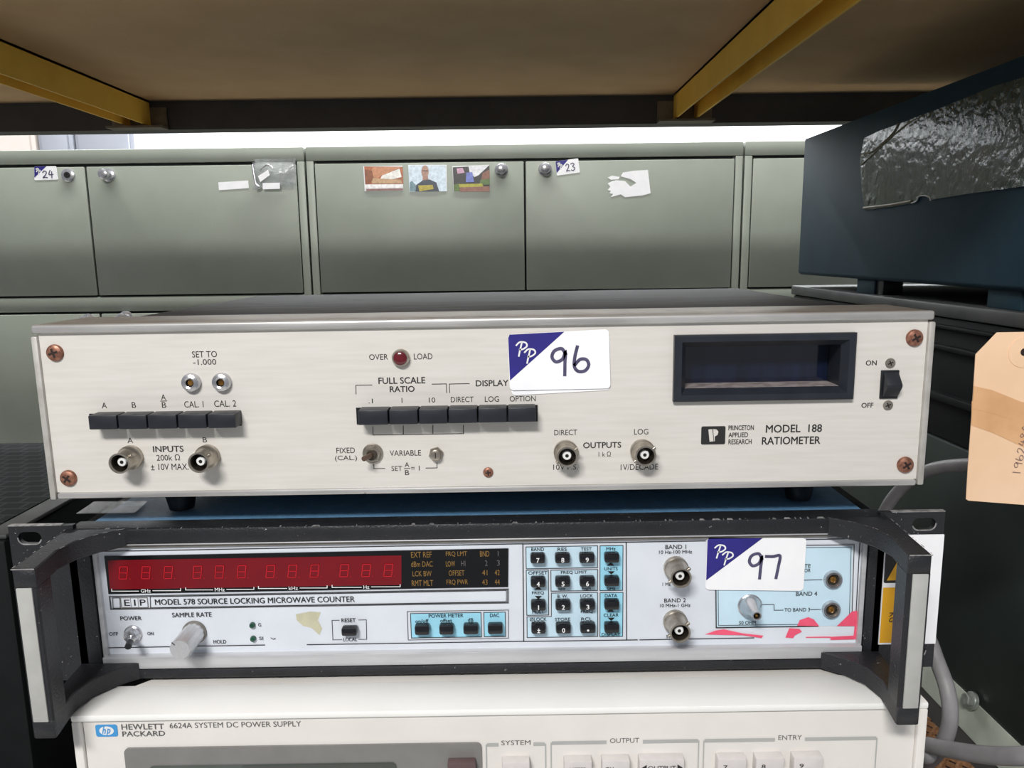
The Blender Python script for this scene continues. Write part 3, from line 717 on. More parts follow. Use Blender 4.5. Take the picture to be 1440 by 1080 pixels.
T('POWER METER', 602.7, 863.2, 651.6, 868.4); T('on/off', 584, 870.8, 602.7, 876); T('offset', 619, 870, 635.6, 875.2); T('dB', 657.8, 869.2, 665.6, 874.4); T('DAC', 689, 862.6, 702, 867.8)
for r in ((739.7, 768.3, 840.3, 799), (740.3, 801.7, 771.3, 865), (774.7, 801.3, 840.3, 830.8)):
    ef.rect(m, *r, y, M['paleblue']); ef.orect(m, *r, .00035, yi, K)
ef.poly(m, [(775.3, 834), (840.3, 833), (840.6, 895), (741.3, 896.6), (741, 867.6), (775.3, 867)], y, M['paleblue']); LN([(775.3, 834), (840.3, 833), (840.6, 895), (741.3, 896.6), (741, 867.6), (775.3, 867)], .00035, True)
for r in ((843.7, 767.3, 875.8, 830.3), (843.7, 833.3, 875.8, 895.3)):
    ef.rect(m, *r, y, M['ltblue']); ef.orect(m, *r, .00035, yi, K)
for s_, bb in (('BAND', (747, 769.9, 765, 774.7)), ('RES', (784, 769.9, 797, 774.7)), ('TEST', (816.7, 769.5, 832, 774.2)), ('MHz', (852.5, 769.4, 865.5, 773.9)), ('UNITS', (849.7, 797.4, 868.7, 802)), ('GHz', (853.3, 825.2, 865.5, 829.8)),
               ('OFFSET', (742.8, 803.2, 770, 807.9)), ('FREQ LIMIT', (788.7, 802.7, 825.3, 807.3)), ('low', (785.5, 825.6, 795.3, 830)), ('high', (818.7, 825.2, 830.8, 830.6)), ('FREQ', (748, 831.6, 765, 836.3)), ('MULT', (748.3, 858.2, 765.3, 862.8)),
               ('B. W.', (783.8, 836, 798.3, 840.6)), ('LOCK', (816.2, 835.6, 833.8, 840.2)), ('FREQ', (816.7, 858.2, 833.8, 862.6)), ('DATA', (850.5, 835.2, 868, 839.8)), ('CLEAR', (848.8, 862.7, 870, 867.3)), ('DISPLAY', (846.2, 889.9, 872.5, 894.4)),
               ('ØLOCK', (745, 868.4, 768.7, 873.4)), ('STORE', (780.3, 868.6, 802, 873.2)), ('RCL', (817.2, 868.2, 832.8, 872.7))): T(s_, *bb)
for ax, ay, up in ((859, 794, 1), (859.5, 804.7, 0), (858.8, 859, 1), (859.5, 870, 0), (756.7, 827.8, 1), (757, 839.5, 0)):
    sgn = -1 if up else 1
    ef.poly(m, [(ax-5, ay-1.5*sgn), (ax+5, ay-1.5*sgn), (ax+2.5, ay+1*sgn), (ax, ay+3*sgn), (ax-2.5, ay+1*sgn)], yi, K)
T('BAND 1', 935.6, 766, 965, 771.8); T('10 Hz-100 MHz', 926.7, 773.8, 973.3, 778.5); T('1 ME', 931.6, 819.2, 943.3, 824); T('BAND 2', 934, 841.4, 964.4, 846.9); T('10 MHz-1 GHz', 928, 849, 971, 853.7); T('50', 936.7, 893, 942.7, 897.4)
ef.poly(m, [(1006.4, 771), (1199, 767.8), (1196, 880), (1007.5, 881.5)], y, M['paleblue'])
LN([(1006.2, 768), (1201.3, 766), (1198, 868), ], .0004); LN([(1006.2, 768), (1007.2, 882.8), (1150, 880.6)], .0006); LN([(1009.5, 771.5), (1197, 769.5), (1194.5, 866)], .0003); LN([(1009.5, 771.5), (1010.3, 879.6), (1142, 877.8)], .0003)
T('TE', 1131, 793.2, 1140, 798.2); T('OR', 1131, 799.6, 1140, 804.6); LN([(1128, 816), (1156, 815.2)]); T('BAND 4', 1119.3, 832, 1149.3, 837.8)
LN([(1072, 850.3), (1088.4, 850), (1088.6, 858.2), (1101.5, 858)]); T('TO BAND 3', 1103, 855, 1139, 860); LN([(1140, 857.4), (1154, 857)]); T('50 OHM', 1039.3, 873.2, 1063, 878.2)
def z2(pts): return [(920+a_/4.5, 740+b_/4.5) for a_, b_ in pts]
for pts in ([(320, 685), (390, 660), (440, 652), (560, 678), (690, 692), (680, 708), (560, 690), (420, 688)], [(830, 705), (855, 645), (920, 650), (935, 668), (890, 690), (880, 708)], [(905, 630), (920, 595), (975, 575), (1010, 590), (1045, 632)],
            [(1155, 632), (1200, 590), (1250, 540), (1285, 535), (1283, 632)], [(1268, 632), (1283, 632), (1275, 716), (1115, 720), (1115, 700), (1262, 692)], [(960, 700), (1115, 698), (1115, 706), (960, 706)]):
    ef.poly(m, z2(pts), yi-.0001, M['pink'])
m.build('front_panel', eip)
# display
m = MB()
dq = [ef.p(*q, y) for q in ((147, 782), (715, 771), (714.6, 825), (153, 835))]
m.prism(dq, y-.0004, y+.0002, M['disp_black']); yd = y-.0005
ef.poly(m, [(151.5, 788), (564.5, 781), (564.5, 822.5), (154.5, 829)], yd, M['disp_red'])
for (t_, bb) in (('EXT REF', (578, 776, 607, 784)), ('FRQ LMT', (627, 775.4, 656.7, 783)), ('BND', (675, 775, 688, 782.6)), ('dBm DAC', (578, 789.4, 608.4, 797)), ('LOW', (627, 789, 640, 796.8)), ('LCK BW', (580, 803, 607, 810.4)), ('OFFSET', (631, 802, 653, 809.6)), ('RMT MLT', (579, 816, 609, 824)), ('FRQ PWR', (628, 815, 658, 823))):
    ef.T(m, t_, *bb, yd, M['amber'], -.012)
for (t_, bb) in (('1', (699.5, 775, 701.5, 782)), ('HI', (648.4, 788.6, 654.4, 796)), ('2', (682, 788, 685.6, 795.6)), ('3', (699, 787.8, 702.7, 795.4)), ('41', (678, 801.6, 685.4, 809)), ('42', (695.6, 801.4, 702.7, 808.8)), ('43', (678, 815, 685.5, 822.4)), ('44', (695.6, 814.6, 702.7, 822))):
    ef.T(m, t_, *bb, yd, M['amber'] if len(t_) == 2 and t_ != 'HI' else M['greyleg'], -.012)
for x0, x1, t0, t1, yy, s_ in ((157, 254, 198, 212, 831, 'GHz'), (261, 357, 302, 316, 829.2, 'MHz'), (363.4, 460, 406, 419, 827.2, 'kHz'), (467, 562.7, 511, 519.3, 825.6, 'Hz')):
    d_ = .0175
    y0_ = yy+d_*((x1-x0)/2)*.5; y1_ = yy-d_*((x1-x0)/2)*.5
    ef.line(m, [(x0, y0_-3), (x0, y0_), (t0-3, yy+.3)], .0004, yd-.0002, M['white']); ef.line(m, [(t1+3, yy-.3), (x1, y1_), (x1, y1_-3)], .0004, yd-.0002, M['white'])
    ef.T(m, s_, t0, yy-2.6, t1, yy+2.4, yd-.0002, M['white'], .01)
disp = m.build('display_window', eip, 'black display window with unlit red digits')
for i, xc in enumerate((173.8, 205.5, 236.9, 277.9, 308.8, 340, 380.5, 411.3, 442.5, 484.2, 515, 546.2)):
    yc = 805.6-(xc-173.8)*.0105
    yc = 805.4+(801.6-805.4)*(xc-173.8)/372.4
    cx, cz = ef.p(xc, yc, yd); wd, hh, sl = .0041, .0067, .10
    s8 = MB()
    def q8(u, v): return (cx+u*wd*.5+v*hh*.5*sl*1.6, cz+v*hh*.5)
    g = .12
    for a_, b_ in (((-1+g, 1), (1-g, 1)), ((-1+g, 0), (1-g, 0)), ((-1+g, -1), (1-g, -1)), ((-1, 1-g/2), (-1, g/2)), ((1, 1-g/2), (1, g/2)), ((-1, -g/2), (-1, -1+g/2)), ((1, -g/2), (1, -1+g/2))):
        s8.ribbon([q8(*a_), q8(*b_)], .00042, yd-.0003, M['seg'])
    s8.ribbon([(cx+wd*.78, cz-hh*.5), (cx+wd*.79, cz-hh*.5)], .0004, yd-.0003, M['seg'])
    s8.build('digit', disp)
# push keys
def ekey(x0, x1, y0, y1, lab=''):
    yk = PY-.005
    a, b, d, c = ef.lrect(x0, y0+1.5, x1, y1-.5, PY-.003)
    k = MB(); k.box(a, b, yk, PY, d, c, M['keyblk'], .0011, 2)
    if lab == '•': k.lathe([(.0006, 0), (.0006, .0001)], ((a+b)/2, yk-.0001, (c+d)/2-.0006), M['white'], n=14)
    elif lab: k.text(lab, (a+b)/2, (c+d)/2-.0004, .0016 if lab != '1' else .0008, .0026, yk-.0002, M['white'], .02)
    k.build('push_key', eip)
cols = ((745.8, 766.7), (780.3, 801.7), (814.5, 836))
for r_, (yy, labs) in enumerate(((776.7, '789'), (810, '456'), (842.7, '123'), (875, '±0•'))):
    for c_, ch in enumerate(labs):
        ekey(cols[c_][0]+r_*.4, cols[c_][1]+r_*.4, yy-c_*.35, yy+15.2-c_*.35, ch)
for yy in (775.8, 808.8, 841.8, 874.2): ekey(849.8, 870.8, yy, yy+15)
ekey(480.6, 502.5, 880, 893.3)
for x0, x1, y0 in ((583.4, 604.4, 877), (617.8, 638.4, 876.6), (651.6, 673, 876), (686, 707.3, 875.6)): ekey(x0, x1, y0, y0+15)
# power toggle
x, z = ef.p(187.7, 890.6, PY)
m = MB(); m.lathe([(.0047, 0), (.0047, .001), (.0040, .0016), (.0034, .004), (.0024, .0045)], (x, PY, z), M['steel'], n=28)
tg = m.build('toggle_switch', eip, 'chrome power toggle switch')
m = MB(); tp = ef.p(181.5, 908, PY-.012)
m.tube([(x, PY-.003, z), (x*.3+tp[0]*.7, PY-.009, z*.3+tp[1]*.7)], .0013, M['steel'], sm=0); m.tube([(x*.35+tp[0]*.65, PY-.0085, z*.35+tp[1]*.65), (tp[0], PY-.013, tp[1])], .0017, M['black'], sm=0); m.build('lever', tg)
# sample rate knob
x, z = ef.p(274, 888.5, PY)
m = MB(); m.lathe([(.0064, 0), (.0064, .0012), (.0060, .0014)], (x, PY, z), M['trim_dark'], n=40)
n = 48; vs = []; prof = [(.0057, .001), (.0055, .018), (.0050, .0188)]
for j, (r, t_) in enumerate(prof):
    for k in range(n):
        rr = r*(1-.035*((k % 4) < 2) * (j < 2)); a_ = 2*math.pi*k/n; vs.append(Vector((x+rr*math.cos(a_), PY-t_, z+rr*math.sin(a_))))
fs = [(j*n+k, j*n+(k+1) % n, (j+1)*n+(k+1) % n, (j+1)*n+k) for j in range(2) for k in range(n)]+[tuple(range(2*n, 3*n))]
m._add(vs, fs, M['knob'], False)
m.ribbon([(x-.0025, z+.0028), (x-.0036, z+.0040)], .0005, PY-.0189, M['ink'])
m.build('sample_rate_knob', eip, 'fluted silver knob')
for lx, ly in ((355.4, 878.5), (356.5, 897.5)):
    x, z = ef.p(lx, ly, PY); m = MB(); m.lathe([(.0016, 0), (.0016, .001), (.0012, .0018), (.0005, .0021)], (x, PY, z), M['green_led'], n=20); m.build('indicator_led', eip, 'small green indicator lamp')
bnc(eip, ef, 950, 798, PY, .0135, .0062); bnc(eip, ef, 949, 873, PY, .0135, .0062)
x, z = ef.p(1054, 851, PY)
m = MB(); m.lathe([(.0064, 0), (.0064, .001), (.0058, .0014), (.0057, .003), (.0026, .009), (.0024, .0125), (.0018, .0125), (.0017, .0118)], (x, PY, z), M['steel'], n=36, cap=False)
m.lathe([(.0017, .0118), (.0017, .008), (.0001, .008)], (x, PY, z), M['nickel_dark'], n=24, cap=False); m.lathe([(.0006, .008), (.0006, .012)], (x, PY, z), M['brass'], n=12)
m.build('coaxial_connector', eip, 'silver cone-shaped coaxial connector')
for sx, sy in ((1170.5, 814), (1168, 856)):
    x, z = ef.p(sx, sy, PY); m = MB()
    m.lathe([(.0049, 0), (.0049, .0012), (.0044, .0022), (.0034, .0022), (.0030, .0010)], (x, PY, z), M['steel'], n=32, cap=False)
    m.lathe([(.0030, .0010), (.0030, .0004), (.0001, .0003)], (x, PY, z), M['nickel_dark'], n=28, cap=False); m.lathe([(.0016, .0004), (.0016, .0012), (.0009, .0016)], (x, PY, z), M['brass'], n=20); m.build('round_socket', eip)
q = [ef.p(*p, PY-.0008) for p in ((994.4, 755), (1133.8, 756.4), (1129.5, 830.7), (991.6, 829))]
lot_sticker(eip, q, [('9', .43, .30, .565, .76), ('7', .60, .32, .745, .75)], PY-.0008, label='white and navy lot sticker numbered 97')
# clear tape on the top left corner
m = MB(); zt = ET+.0003
q = [ef.l(at_z(px, py, EO[2]+ET)) for px, py in ((107.6, 721.5), (132, 705), (208, 704), (190, 720.7))]
m._add([Vector((v.x, v.y, zt)) for v in q]+[Vector((v.x, v.y, zt+.0004)) for v in q], [(0, 1, 2, 3), (7, 6, 5, 4), (0, 4, 5, 1), (1, 5, 6, 2), (2, 6, 7, 3), (3, 7, 4, 0)], M['tape']); m.build('tape_strip', eip, 'strip of clear tape on the left top corner')

# ================================================================ ratiometer (top)
RZ0 = EO[2]+ET+.0003
RO = (-.0135, 0, RZ0)
par = thing('ratiometer', 'cream-panelled ratiometer with scuffed black top and lot sticker 96', 'electronic instrument', RO, STILT)
rf = Fr(RO, STILT)
PB = rf.l(at_y(680, 691, 0)).z; PT = rf.l(at_y(680, 447, 0)).z; HWD = .2215
m = MB(); m.box(-.1975, .2025, .04, .268, PB+.001, PT-.001, M['black_top'], .0012); m.build('case', par, 'case with scuffed black top')
m = MB(); m.box(-.2195, .2195, .0005, .046, PT-.0012, PT, M['top_plate'], .0004)
zl0 = rf.l(at_y(680, 461, 0)).z
m.box(-HWD+.001, HWD-.001, -.0022, .0015, zl0+.0005, PT+.0002, M['alu'], .0013, 3)
m.build('top_lip', par, 'aluminium lip along the top')
m = MB(); zb1 = rf.l(at_y(680, 683, 0)).z
m.box(-.2175, .2175, -.0018, .03, PB, zb1, M['alu'], .0008); m.build('bottom_lip', par, 'aluminium lip along the bottom')
for sg in (-1, 1):
    m = MB(); a_ = sg*HWD; z0 = rf.p(73, 702)[1] if sg < 0 else rf.p(1292, 681)[1]; z1 = rf.p(47, 473)[1] if sg < 0 else rf.p(1316, 452)[1]
    m.box(min(a_, a_-sg*.0032), max(a_, a_-sg*.0032), -.0016, .05, z0, z1, M['alu_side'], .0008); m.build('side_plate', par)
ha, hb_, hd, hc = rf.lrect(957, 481, 1190, 548, 0)
m = MB(); zt1 = zl0+.0008
m.box(-.2182, ha, 0, .0395, zb1, zt1, M['cream']); m.box(hb_, .2182, 0, .0395, zb1, zt1, M['cream'])
m.box(ha, hb_, 0, .0395, hc, zt1, M['cream']); m.box(ha, hb_, 0, .0395, zb1, hd, M['cream'])
y = -.00012; K = M['ink']
T = lambda s, x0, y0, x1, y1, b=.0, mt=K: rf.T(m, s, x0, y0, x1, y1, y, mt, b)
LN = lambda pts, wd=.00035: rf.line(m, pts, wd, y, K)
for s_, bb in (('SET TO', (270, 493.8, 305, 502.5)), ('-1.000', (271.5, 505, 304, 513)), ('CAL. 1', (259, 564, 286, 573)), ('CAL. 2', (301, 563, 332, 572)), ('A', (143, 566, 150, 574)), ('B', (185.3, 565.4, 191, 573.4)), ('A', (226.4, 554.6, 233, 562.4)), ('B', (227.6, 565.6, 233.6, 573.4)),
               ('A', (179, 615.6, 187, 623)), ('B', (285, 615, 291, 622)), ('200k Ω', (220, 639, 253, 647.6)), ('± 10V MAX.', (212, 652, 265, 661)), ('OVER', (519, 498, 545.6, 506)), ('LOAD', (582, 497, 608, 505.4)),
               ('.1', (518, 560.6, 524.2, 567.2)), ('1', (564, 559.4, 566.4, 566.6)), ('10', (603, 559, 612, 566)), ('DIRECT', (634, 557.8, 666, 565.5)), ('LOG', (681.7, 557.2, 701.7, 565)), ('OPTION', (716.7, 556.7, 753.3, 564.4)),
               ('FIXED', (473, 629.6, 499, 637.2)), ('(CAL.)', (471, 640.6, 502, 649)), ('VARIABLE', (548, 633.2, 592, 641)), ('SET', (550.5, 655.5, 565.5, 662.2)), ('A', (569, 650, 575.5, 656.7)), ('B', (569.5, 661.2, 575.5, 668)), ('= 1', (578, 655, 590, 661.8)),
               ('DIRECT', (779.4, 604.4, 811.7, 612)), ('10V F.S.', (778, 653, 812.5, 660.6)), ('1 k Ω', (841.7, 635, 859, 642)), ('LOG', (891.7, 603.2, 911.7, 611)), ('1V/DECADE', (872.8, 652.6, 925.6, 660.8))): T(s_, *bb)
for s_, bb in (('INPUTS', (215, 627, 258, 635.6)), ('FULL SCALE', (532, 530.4, 598, 539.6)), ('RATIO', (548, 542.8, 583, 551.2)), ('DISPLAY', (669, 534.4, 715, 543)), ('OUTPUTS', (820, 621.7, 873.6, 630)), ('MODEL  188', (1077, 597, 1156, 608)), ('RATIOMETER', (1071.5, 614, 1153.7, 624.8)), ('ON', (1217.5, 506.8, 1233, 513.8)), ('OFF', (1211.4, 566.4, 1228.2, 573.4))): T(s_, *bb, .014)
for s_, bb in (('PRINCETON', (1024.4, 598, 1060.2, 605)), ('APPLIED', (1024.4, 608.2, 1052, 614.8)), ('RESEARCH', (1024.4, 617.6, 1057, 624.6))): T(s_, *bb, .012)
a, b, d, c = rf.lrect(986, 599.4, 1020, 625, y); m.flat(rrect(a, b, d, c, .0008), y, K)
def z3(pts): return [(700+p/3.6, 420+q/3.6) for p, q in pts]
rf_ = [rf.p(*p, y) for p in z3([(1066, 662), (1086, 660), (1092, 722), (1072, 724)])]; m.flat(rf_, y-.0001, M['cream'])
m.flat([rf.p(*p, y) for p in z3([(1090, 660), (1108, 662), (1117, 674), (1112, 690), (1098, 698), (1098, 722), (1095, 722)])], y-.0001, M['cream'])
for pts in ([(226, 564), (234.4, 563.8)], [(500.6, 554), (500.4, 541.8), (523, 541.4)], [(607.5, 540.2), (627.6, 539.8), (628, 552)], [(632.2, 552), (631.8, 540), (660, 539.4)], [(568.6, 659), (576.4, 658.8)],
            [(524.3, 600), (524.5, 611.8), (651.8, 609.8), (651.6, 598)], [(567, 599), (567.2, 611)], [(608.7, 598.4), (608.8, 610.4)], [(525.6, 653), (525.8, 659), (541, 658.8)], [(614.4, 651), (614.6, 658), (599, 658.2)]): LN(pts)
m.build('front_panel', par)
for i, (sx, sy) in enumerate(((78, 496), (97, 672), (1285.5, 475), (1272.5, 653.3))):
    x, z = rf.p(sx, sy, 0); pan_screw(par, x, z, 0, .0042, (.3, .9, .5, .6)[i])
x, z = rf.p(686.5, 664, 0); pan_screw(par, x, z, 0, .0026, .1)
# push buttons
def button(x0, x1, y0, y1, L=.009):
    a, b, d, c = rf.lrect(x0, y0, x1, y1, -L)
    k = MB(); k.box(a+.0001, b-.0001, -L, .001, d, c, M['button'], .0005, 2); k.build('push_button', par)
for k, (x0, x1) in enumerate(((124, 164.4), (165.8, 206.2), (207.4, 248.4), (249.8, 290.2), (291.6, 331.4))): button(x0, x1, 584.4-k*.5, 604.2-k*.5)
for k, (x0, x1) in enumerate(((503.4, 545.6), (547, 587.6), (588.8, 629.4), (630.4, 671.2), (672.4, 713), (714.2, 753.6))): button(x0, x1, 577-k*.75, 597.8-k*.85)
for x0, x1, y0, y1 in ((127, 339.6, 580, 600), (501.4, 756, 571.2, 594.4)):
    a, b, d, c = rf.lrect(x0, y0, x1, y1, 0); k = MB(); k.box(a, b, -.0006, .001, d, c, M['black']); k.build('button_slot', par)
# calibration bushings
for sx, sy in ((270, 537.4), (312.8, 537)):
    x, z = rf.p(sx, sy, 0); k = MB()
    k.lathe([(.0047, 0), (.0047, .0015), (.0042, .0028), (.0028, .0034), (.0020, .0030)], (x, 0, z), M['steel'], n=32, cap=False); k.lathe([(.0020, .0030), (.0020, .001), (.0001, .001)], (x, 0, z), M['nickel_dark'], n=24, cap=False); k.lathe([(.0014, .001), (.0014, .0018)], (x, 0, z), M['brass'], n=16)
    k.build('trimmer_bushing', par)
bnc(par, rf, 185, 642.5, 0, .0125, .0060); bnc(par, rf, 293, 641.5, 0, .0125, .0060); bnc(par, rf, 795.7, 635.2, 0, .0105, .0060); bnc(par, rf, 903, 634, 0, .0105, .0060)
# overload lamp
x, z = rf.p(564, 502.6, 0); k = MB(); k.lathe([(.0043, 0), (.0043, .0022), (.0038, .0030), (.0033, .0030)], (x, 0, z), M['nickel'], n=32); lm = k.build('overload_lamp', par)
k = MB(); k.lathe([(.0033, .002), (.0033, .0034), (.0024, .0040), (.001, .0042)], (x, 0, z), M['lens_red'], n=28); k.build('lamp_lens', lm, 'dark red lens')
# toggle and variable adjuster
x, z = rf.p(524.5, 637.5, 0); k = MB(); k.lathe([(.0052, 0), (.0052, .0006), (.0048, .0009)], (x, 0, z), M['nickel'], n=32); hexnut(k, x, z, -.0009, .0042, .0018, M['nickel']); k.lathe([(.0026, .0024), (.0026, .004), (.0016, .004)], (x, 0, z), M['nickel_dark'], n=24); tg = k.build('toggle_switch', par)
k = MB(); tx, tz = rf.p(511.6, 645, -.0095); k.tube([(x, -.003, z), ((x+tx)/2, -.0065, (z+tz)/2), (tx, -.0098, tz)], .0013, M['lever'], sm=0); k.build('lever', tg)
x, z = rf.p(613.2, 637.8, 0); k = MB(); hexnut(k, x, z, 0, .0037, .0022, M['nickel']); k.lathe([(.0026, .0022), (.0026, .0036), (.0022, .0038)], (x, 0, z), M['nickel'], n=24); k.flat([(x-.0002, z-.0014), (x+.0003, z-.0014), (x+.0003, z+.0014), (x-.0002, z+.0014)], -.0040, M['slot']); k.build('adjuster_shaft', par)
# display bezel
oq = [rf.p(*p, 0) for p in ((947.6, 471.8), (1201.6, 465.6), (1199, 557.8), (947, 565.8))]
iq = [rf.p(*p, -.003) for p in ((959, 478.8), (1190, 473), (1188.6, 548.5), (958, 555))]
bq = [rf.p(*p, .012) for p in ((957, 479.5), (1188, 474), (1186, 540), (960, 545.5))]
def ring(mb, A, ya, B, yb, mt):
    vs = [Vector((p[0], ya, p[1])) for p in A]+[Vector((p[0], yb, p[1])) for p in B]
    mb._add(vs, [(i, (i+1) % 4, (i+1) % 4+4, i+4) for i in range(4)], mt)
cxo = (oq[0][0]+oq[1][0])/2; czo = (oq[0][1]+oq[2][1])/2; ow = (oq[1][0]-oq[0][0]+oq[2][0]-oq[3][0])/4; oh = (oq[0][1]-oq[3][1]+oq[1][1]-oq[2][1])/4
def rq(w_, h_, dx=0, dz=0): return [(cxo-w_+dx, czo+h_+dz), (cxo+w_+dx, czo+h_+dz), (cxo+w_+dx, czo-h_+dz), (cxo-w_+dx, czo-h_+dz)]
czo = (oq[0][1]+oq[1][1]+oq[2][1]+oq[3][1])/4
k = MB()
ring(k, rq(ow, oh), .0005, rq(ow, oh), -.0030, M['bezel']); ring(k, rq(ow, oh), -.0030, rq(ow-.0008, oh-.0008), -.0036, M['bezel']); ring(k, rq(ow-.0008, oh-.0008), -.0036, rq(ow-.0036, oh-.0034), -.0036, M['bezel'])
ring(k, rq(ow-.0036, oh-.0034), -.0036, rq(ow-.0062, oh-.0062), .0004, M['bezel'])
ring(k, rq(ow-.0062, oh-.0062), .0004, rq(ow-.0062, oh-.0062), .0165, M['bezel'])
A = rq(ow-.0063, oh-.0061); k.box(A[0][0], A[1][0], .0006, .0164, A[2][1]-.0002, A[2][1]+.0003, M['dust'])
bz = k.build('display_bezel', par, 'black bezel around the dark readout')
k = MB(); A = rq(ow-.0064, oh-.0064); k.box(A[0][0], A[1][0], .0145, .017, A[2][1], A[0][1], M['glass_dark']); k.build('display_window', bz, 'dark blank readout window')
# power switch
a, b, d, c = rf.lrect(1237.4, 520.4, 1262.8, 560.4, 0)
k = MB(); k.box(a, b, -.0008, .001, d, c, M['black'], .0003); sw = k.build('power_switch', par, 'black power rocker switch')
k = MB(); k.prism([(-.0008, d+.0012), (-.0022, d+.0016), (-.0060, (c+d)/2-.0005), (-.0060, (c+d)/2+.0008), (-.0014, c-.001), (-.0008, c-.001)], a+.001, b-.0006, M['button'], 'x', .0003); k.build('rocker', sw)
for sx, sy in ((1251.8, 510.6), (1248.4, 569.8)):
    x, z = rf.p(sx, sy, 0); pan_screw(par, x, z, 0, .0025, .4, 'switch_screw', 'nickel', .2)
# feet
for fx in (-.170, .171):
    for fy in (.032, .235):
        k = MB(); k.lathe([(.0065, 0), (.0072, .003), (.0095, PB-.001)], (fx, fy, .0), M['black'], axis=(0, 0, 1), n=28); k.build('foot', par)
q = [rf.p(*p, -.0004) for p in ((718.5, 475), (857, 468), (858, 548.5), (719.5, 556.2))]
lot_sticker(par, q, [], -.0001, mark=False, label='older white sticker under the numbered one')
q = [rf.p(*p, -.0008) for p in ((714, 470.2), (856, 462.8), (858.5, 546), (717, 549))]
lot_sticker(par, q, [('9', .425, .29, .57, .74), ('6', .64, .275, .79, .70)], -.0008, label='white and navy lot sticker numbered 96')

# ================================================================ things to the left
LX = -.283; LZ = at_x(0, 756, LX).z; LBK = at_z(30, 622, LZ).y
t = thing('ventilated_instrument', 'dark instrument case with a ventilated blue-grey top left of the stack', 'electronic instrument', (LX-.22, .03, LOW))
m = MB(); zt = LZ-LOW; m.box(-.22, .22, 0, LBK-.03, .012, zt-.003, M['case_dark'], .002); m.box(.206, .2202, .002, LBK-.032, zt-.003, zt, M['case_top'], .0012); m.build('case', t)
m = MB(); m.box(-.22, .205, .002, LBK-.032, zt-.003, zt-.0002, M['grille']); m.build('vent_panel', t, 'blue-grey top with rows of vent slots')
for sx in (-.19, .19):
    for sy in (.03, LBK-.06): k = MB(); k.lathe([(.011, 0), (.012, .0125)], (sx, sy, 0), M['black'], axis=(0, 0, 1), n=18); k.build('foot', t)

# ================================================================ things to the right
CX = .36
z_ = lambda px, py: at_x(px, py, CX).z
bt, bb_, ct = z_(1128, 197), z_(1123, 386), z_(1144, 405)
FARY = at_x(1127, 290, CX).y; NEARY = .06
# dark steel housing below
hz0 = LOW; ht = z_(1308, 612)
t = thing('steel_housing', 'dark green steel housing with paint splashes and bolted foot at right', 'housing', (CX, .3, LOW+.0006))
m = MB(); m.box(.002, .45, -.25, .36, .0, ht-LOW-.001, M['olive'], .002); m.build('side_panel', t)
m = MB(); m.prism([(.0022, .024), (.001, .024), (-.0065, .001), (-.0065, .0), (.0022, .0)], -.25, .36, M['galv'], 'y'); 
fl = m.build('foot_flange', t, 'pale grey-green flange along the foot')
P = at_x(1365, 985, CX-.0035)
m = MB(); o_ = (P.x-t.location.x, P.y-t.location.y, P.z-t.location.z); ax = (-.95, 0, .25)
m.lathe([(.0070, -.002), (.0070, .0)], o_, M['zinc'], axis=ax, n=28); m.lathe([(.0064, 0), (.0060, .001)], o_, M['zinc'], axis=ax, n=28); m.lathe([(.0052, .0005), (.0052, .0046), (.0045, .0052)], o_, M['zinc'], axis=ax, n=6, smooth=False); m.build('bolt', t, 'zinc hexagon bolt with washer')
# dark instrument case on it
t = thing('equipment_case', 'near-black equipment case with side rails under the dark blue case', 'electronic instrument', (CX, .3, ht))
m = MB(); m.box(.003, .45, NEARY-.3, FARY-.3+.02, 0, ct-ht-.012, M['case_dark'], .002); m.build('body', t)
m = MB(); m.box(0, .45, NEARY-.3, FARY-.3+.022, ct-ht-.0115, ct-ht, M['case_top'], .002); m.build('lid', t, 'dusty dark lid')
for py_, h_ in ((458, .003), (487, .004), (557, .006)):
    zz = z_(1320, py_)-ht; m = MB(); m.box(-.003, .004, NEARY-.3, FARY-.3+.018, zz-h_/2, zz+h_/2, M['case_dark'], .0008); m.build('side_rail', t)
# big dark blue case on top
t = thing('instrument_case', 'large dark blue instrument case with crinkled clear tape on its side', 'electronic instrument', (CX, .3, ct))
m = MB(); hb = bb_-ct; hT = bt-ct
m.prism([(0.0, hb+.003), (.003, hb), (.45, hb), (.45, hT), (0.0, hT)], NEARY-.3, FARY-.3, M['navy_case'], 'y', .0012); m.build('case', t)
for px in (1222, 1420):
    yy = at_x(px, 408, CX+.01).y-.3
    m = MB(); m.box(.006, .03, yy-.02, yy+.02, 0, hb+.001, M['navy_case'], .001); m.box(.008, .028, yy-.034, yy-.02, 0.0, hb+.001, M['black'], .001); m.build('foot', t)
for yy in (FARY-.36, NEARY-.26): m = MB(); m.box(.40, .43, yy-.02, yy+.02, 0, hb+.001, M['black'], .001); m.build('foot', t)
def zt2(a, b): return at_x(1080+a/2.8417, 80+b/2.8417, CX)
m = MB(); outl = [(388, 325), (450, 295), (527, 268), (600, 240), (720, 195), (900, 120), (1023, 75), (1023, 515), (800, 548), (655, 572), (640, 555), (610, 558), (595, 582), (500, 598), (390, 612), (378, 520), (372, 410)]
pts = [zt2(*p) for p in outl]; P = [(p.y-.3, p.z-ct) for p in pts]
far = [(NEARY-.3+.01, P[6][1]-.004), (NEARY-.3+.01, P[7][1])]
P = P[:6]+far+P[8:]
m.prism(P, -.0012, -.0002, M['crinkle'], 'x'); 
tp = m.build('clear_tape', t, 'crinkled clear packing tape')
m = MB(); E1 = [zt2(*p) for p in ((378, 388), (420, 380), (470, 340), (510, 300), (528, 266))]; m.tube([(-.0018, p.y-.3, p.z-ct) for p in E1], .0007, M['oldglue'], n=8)
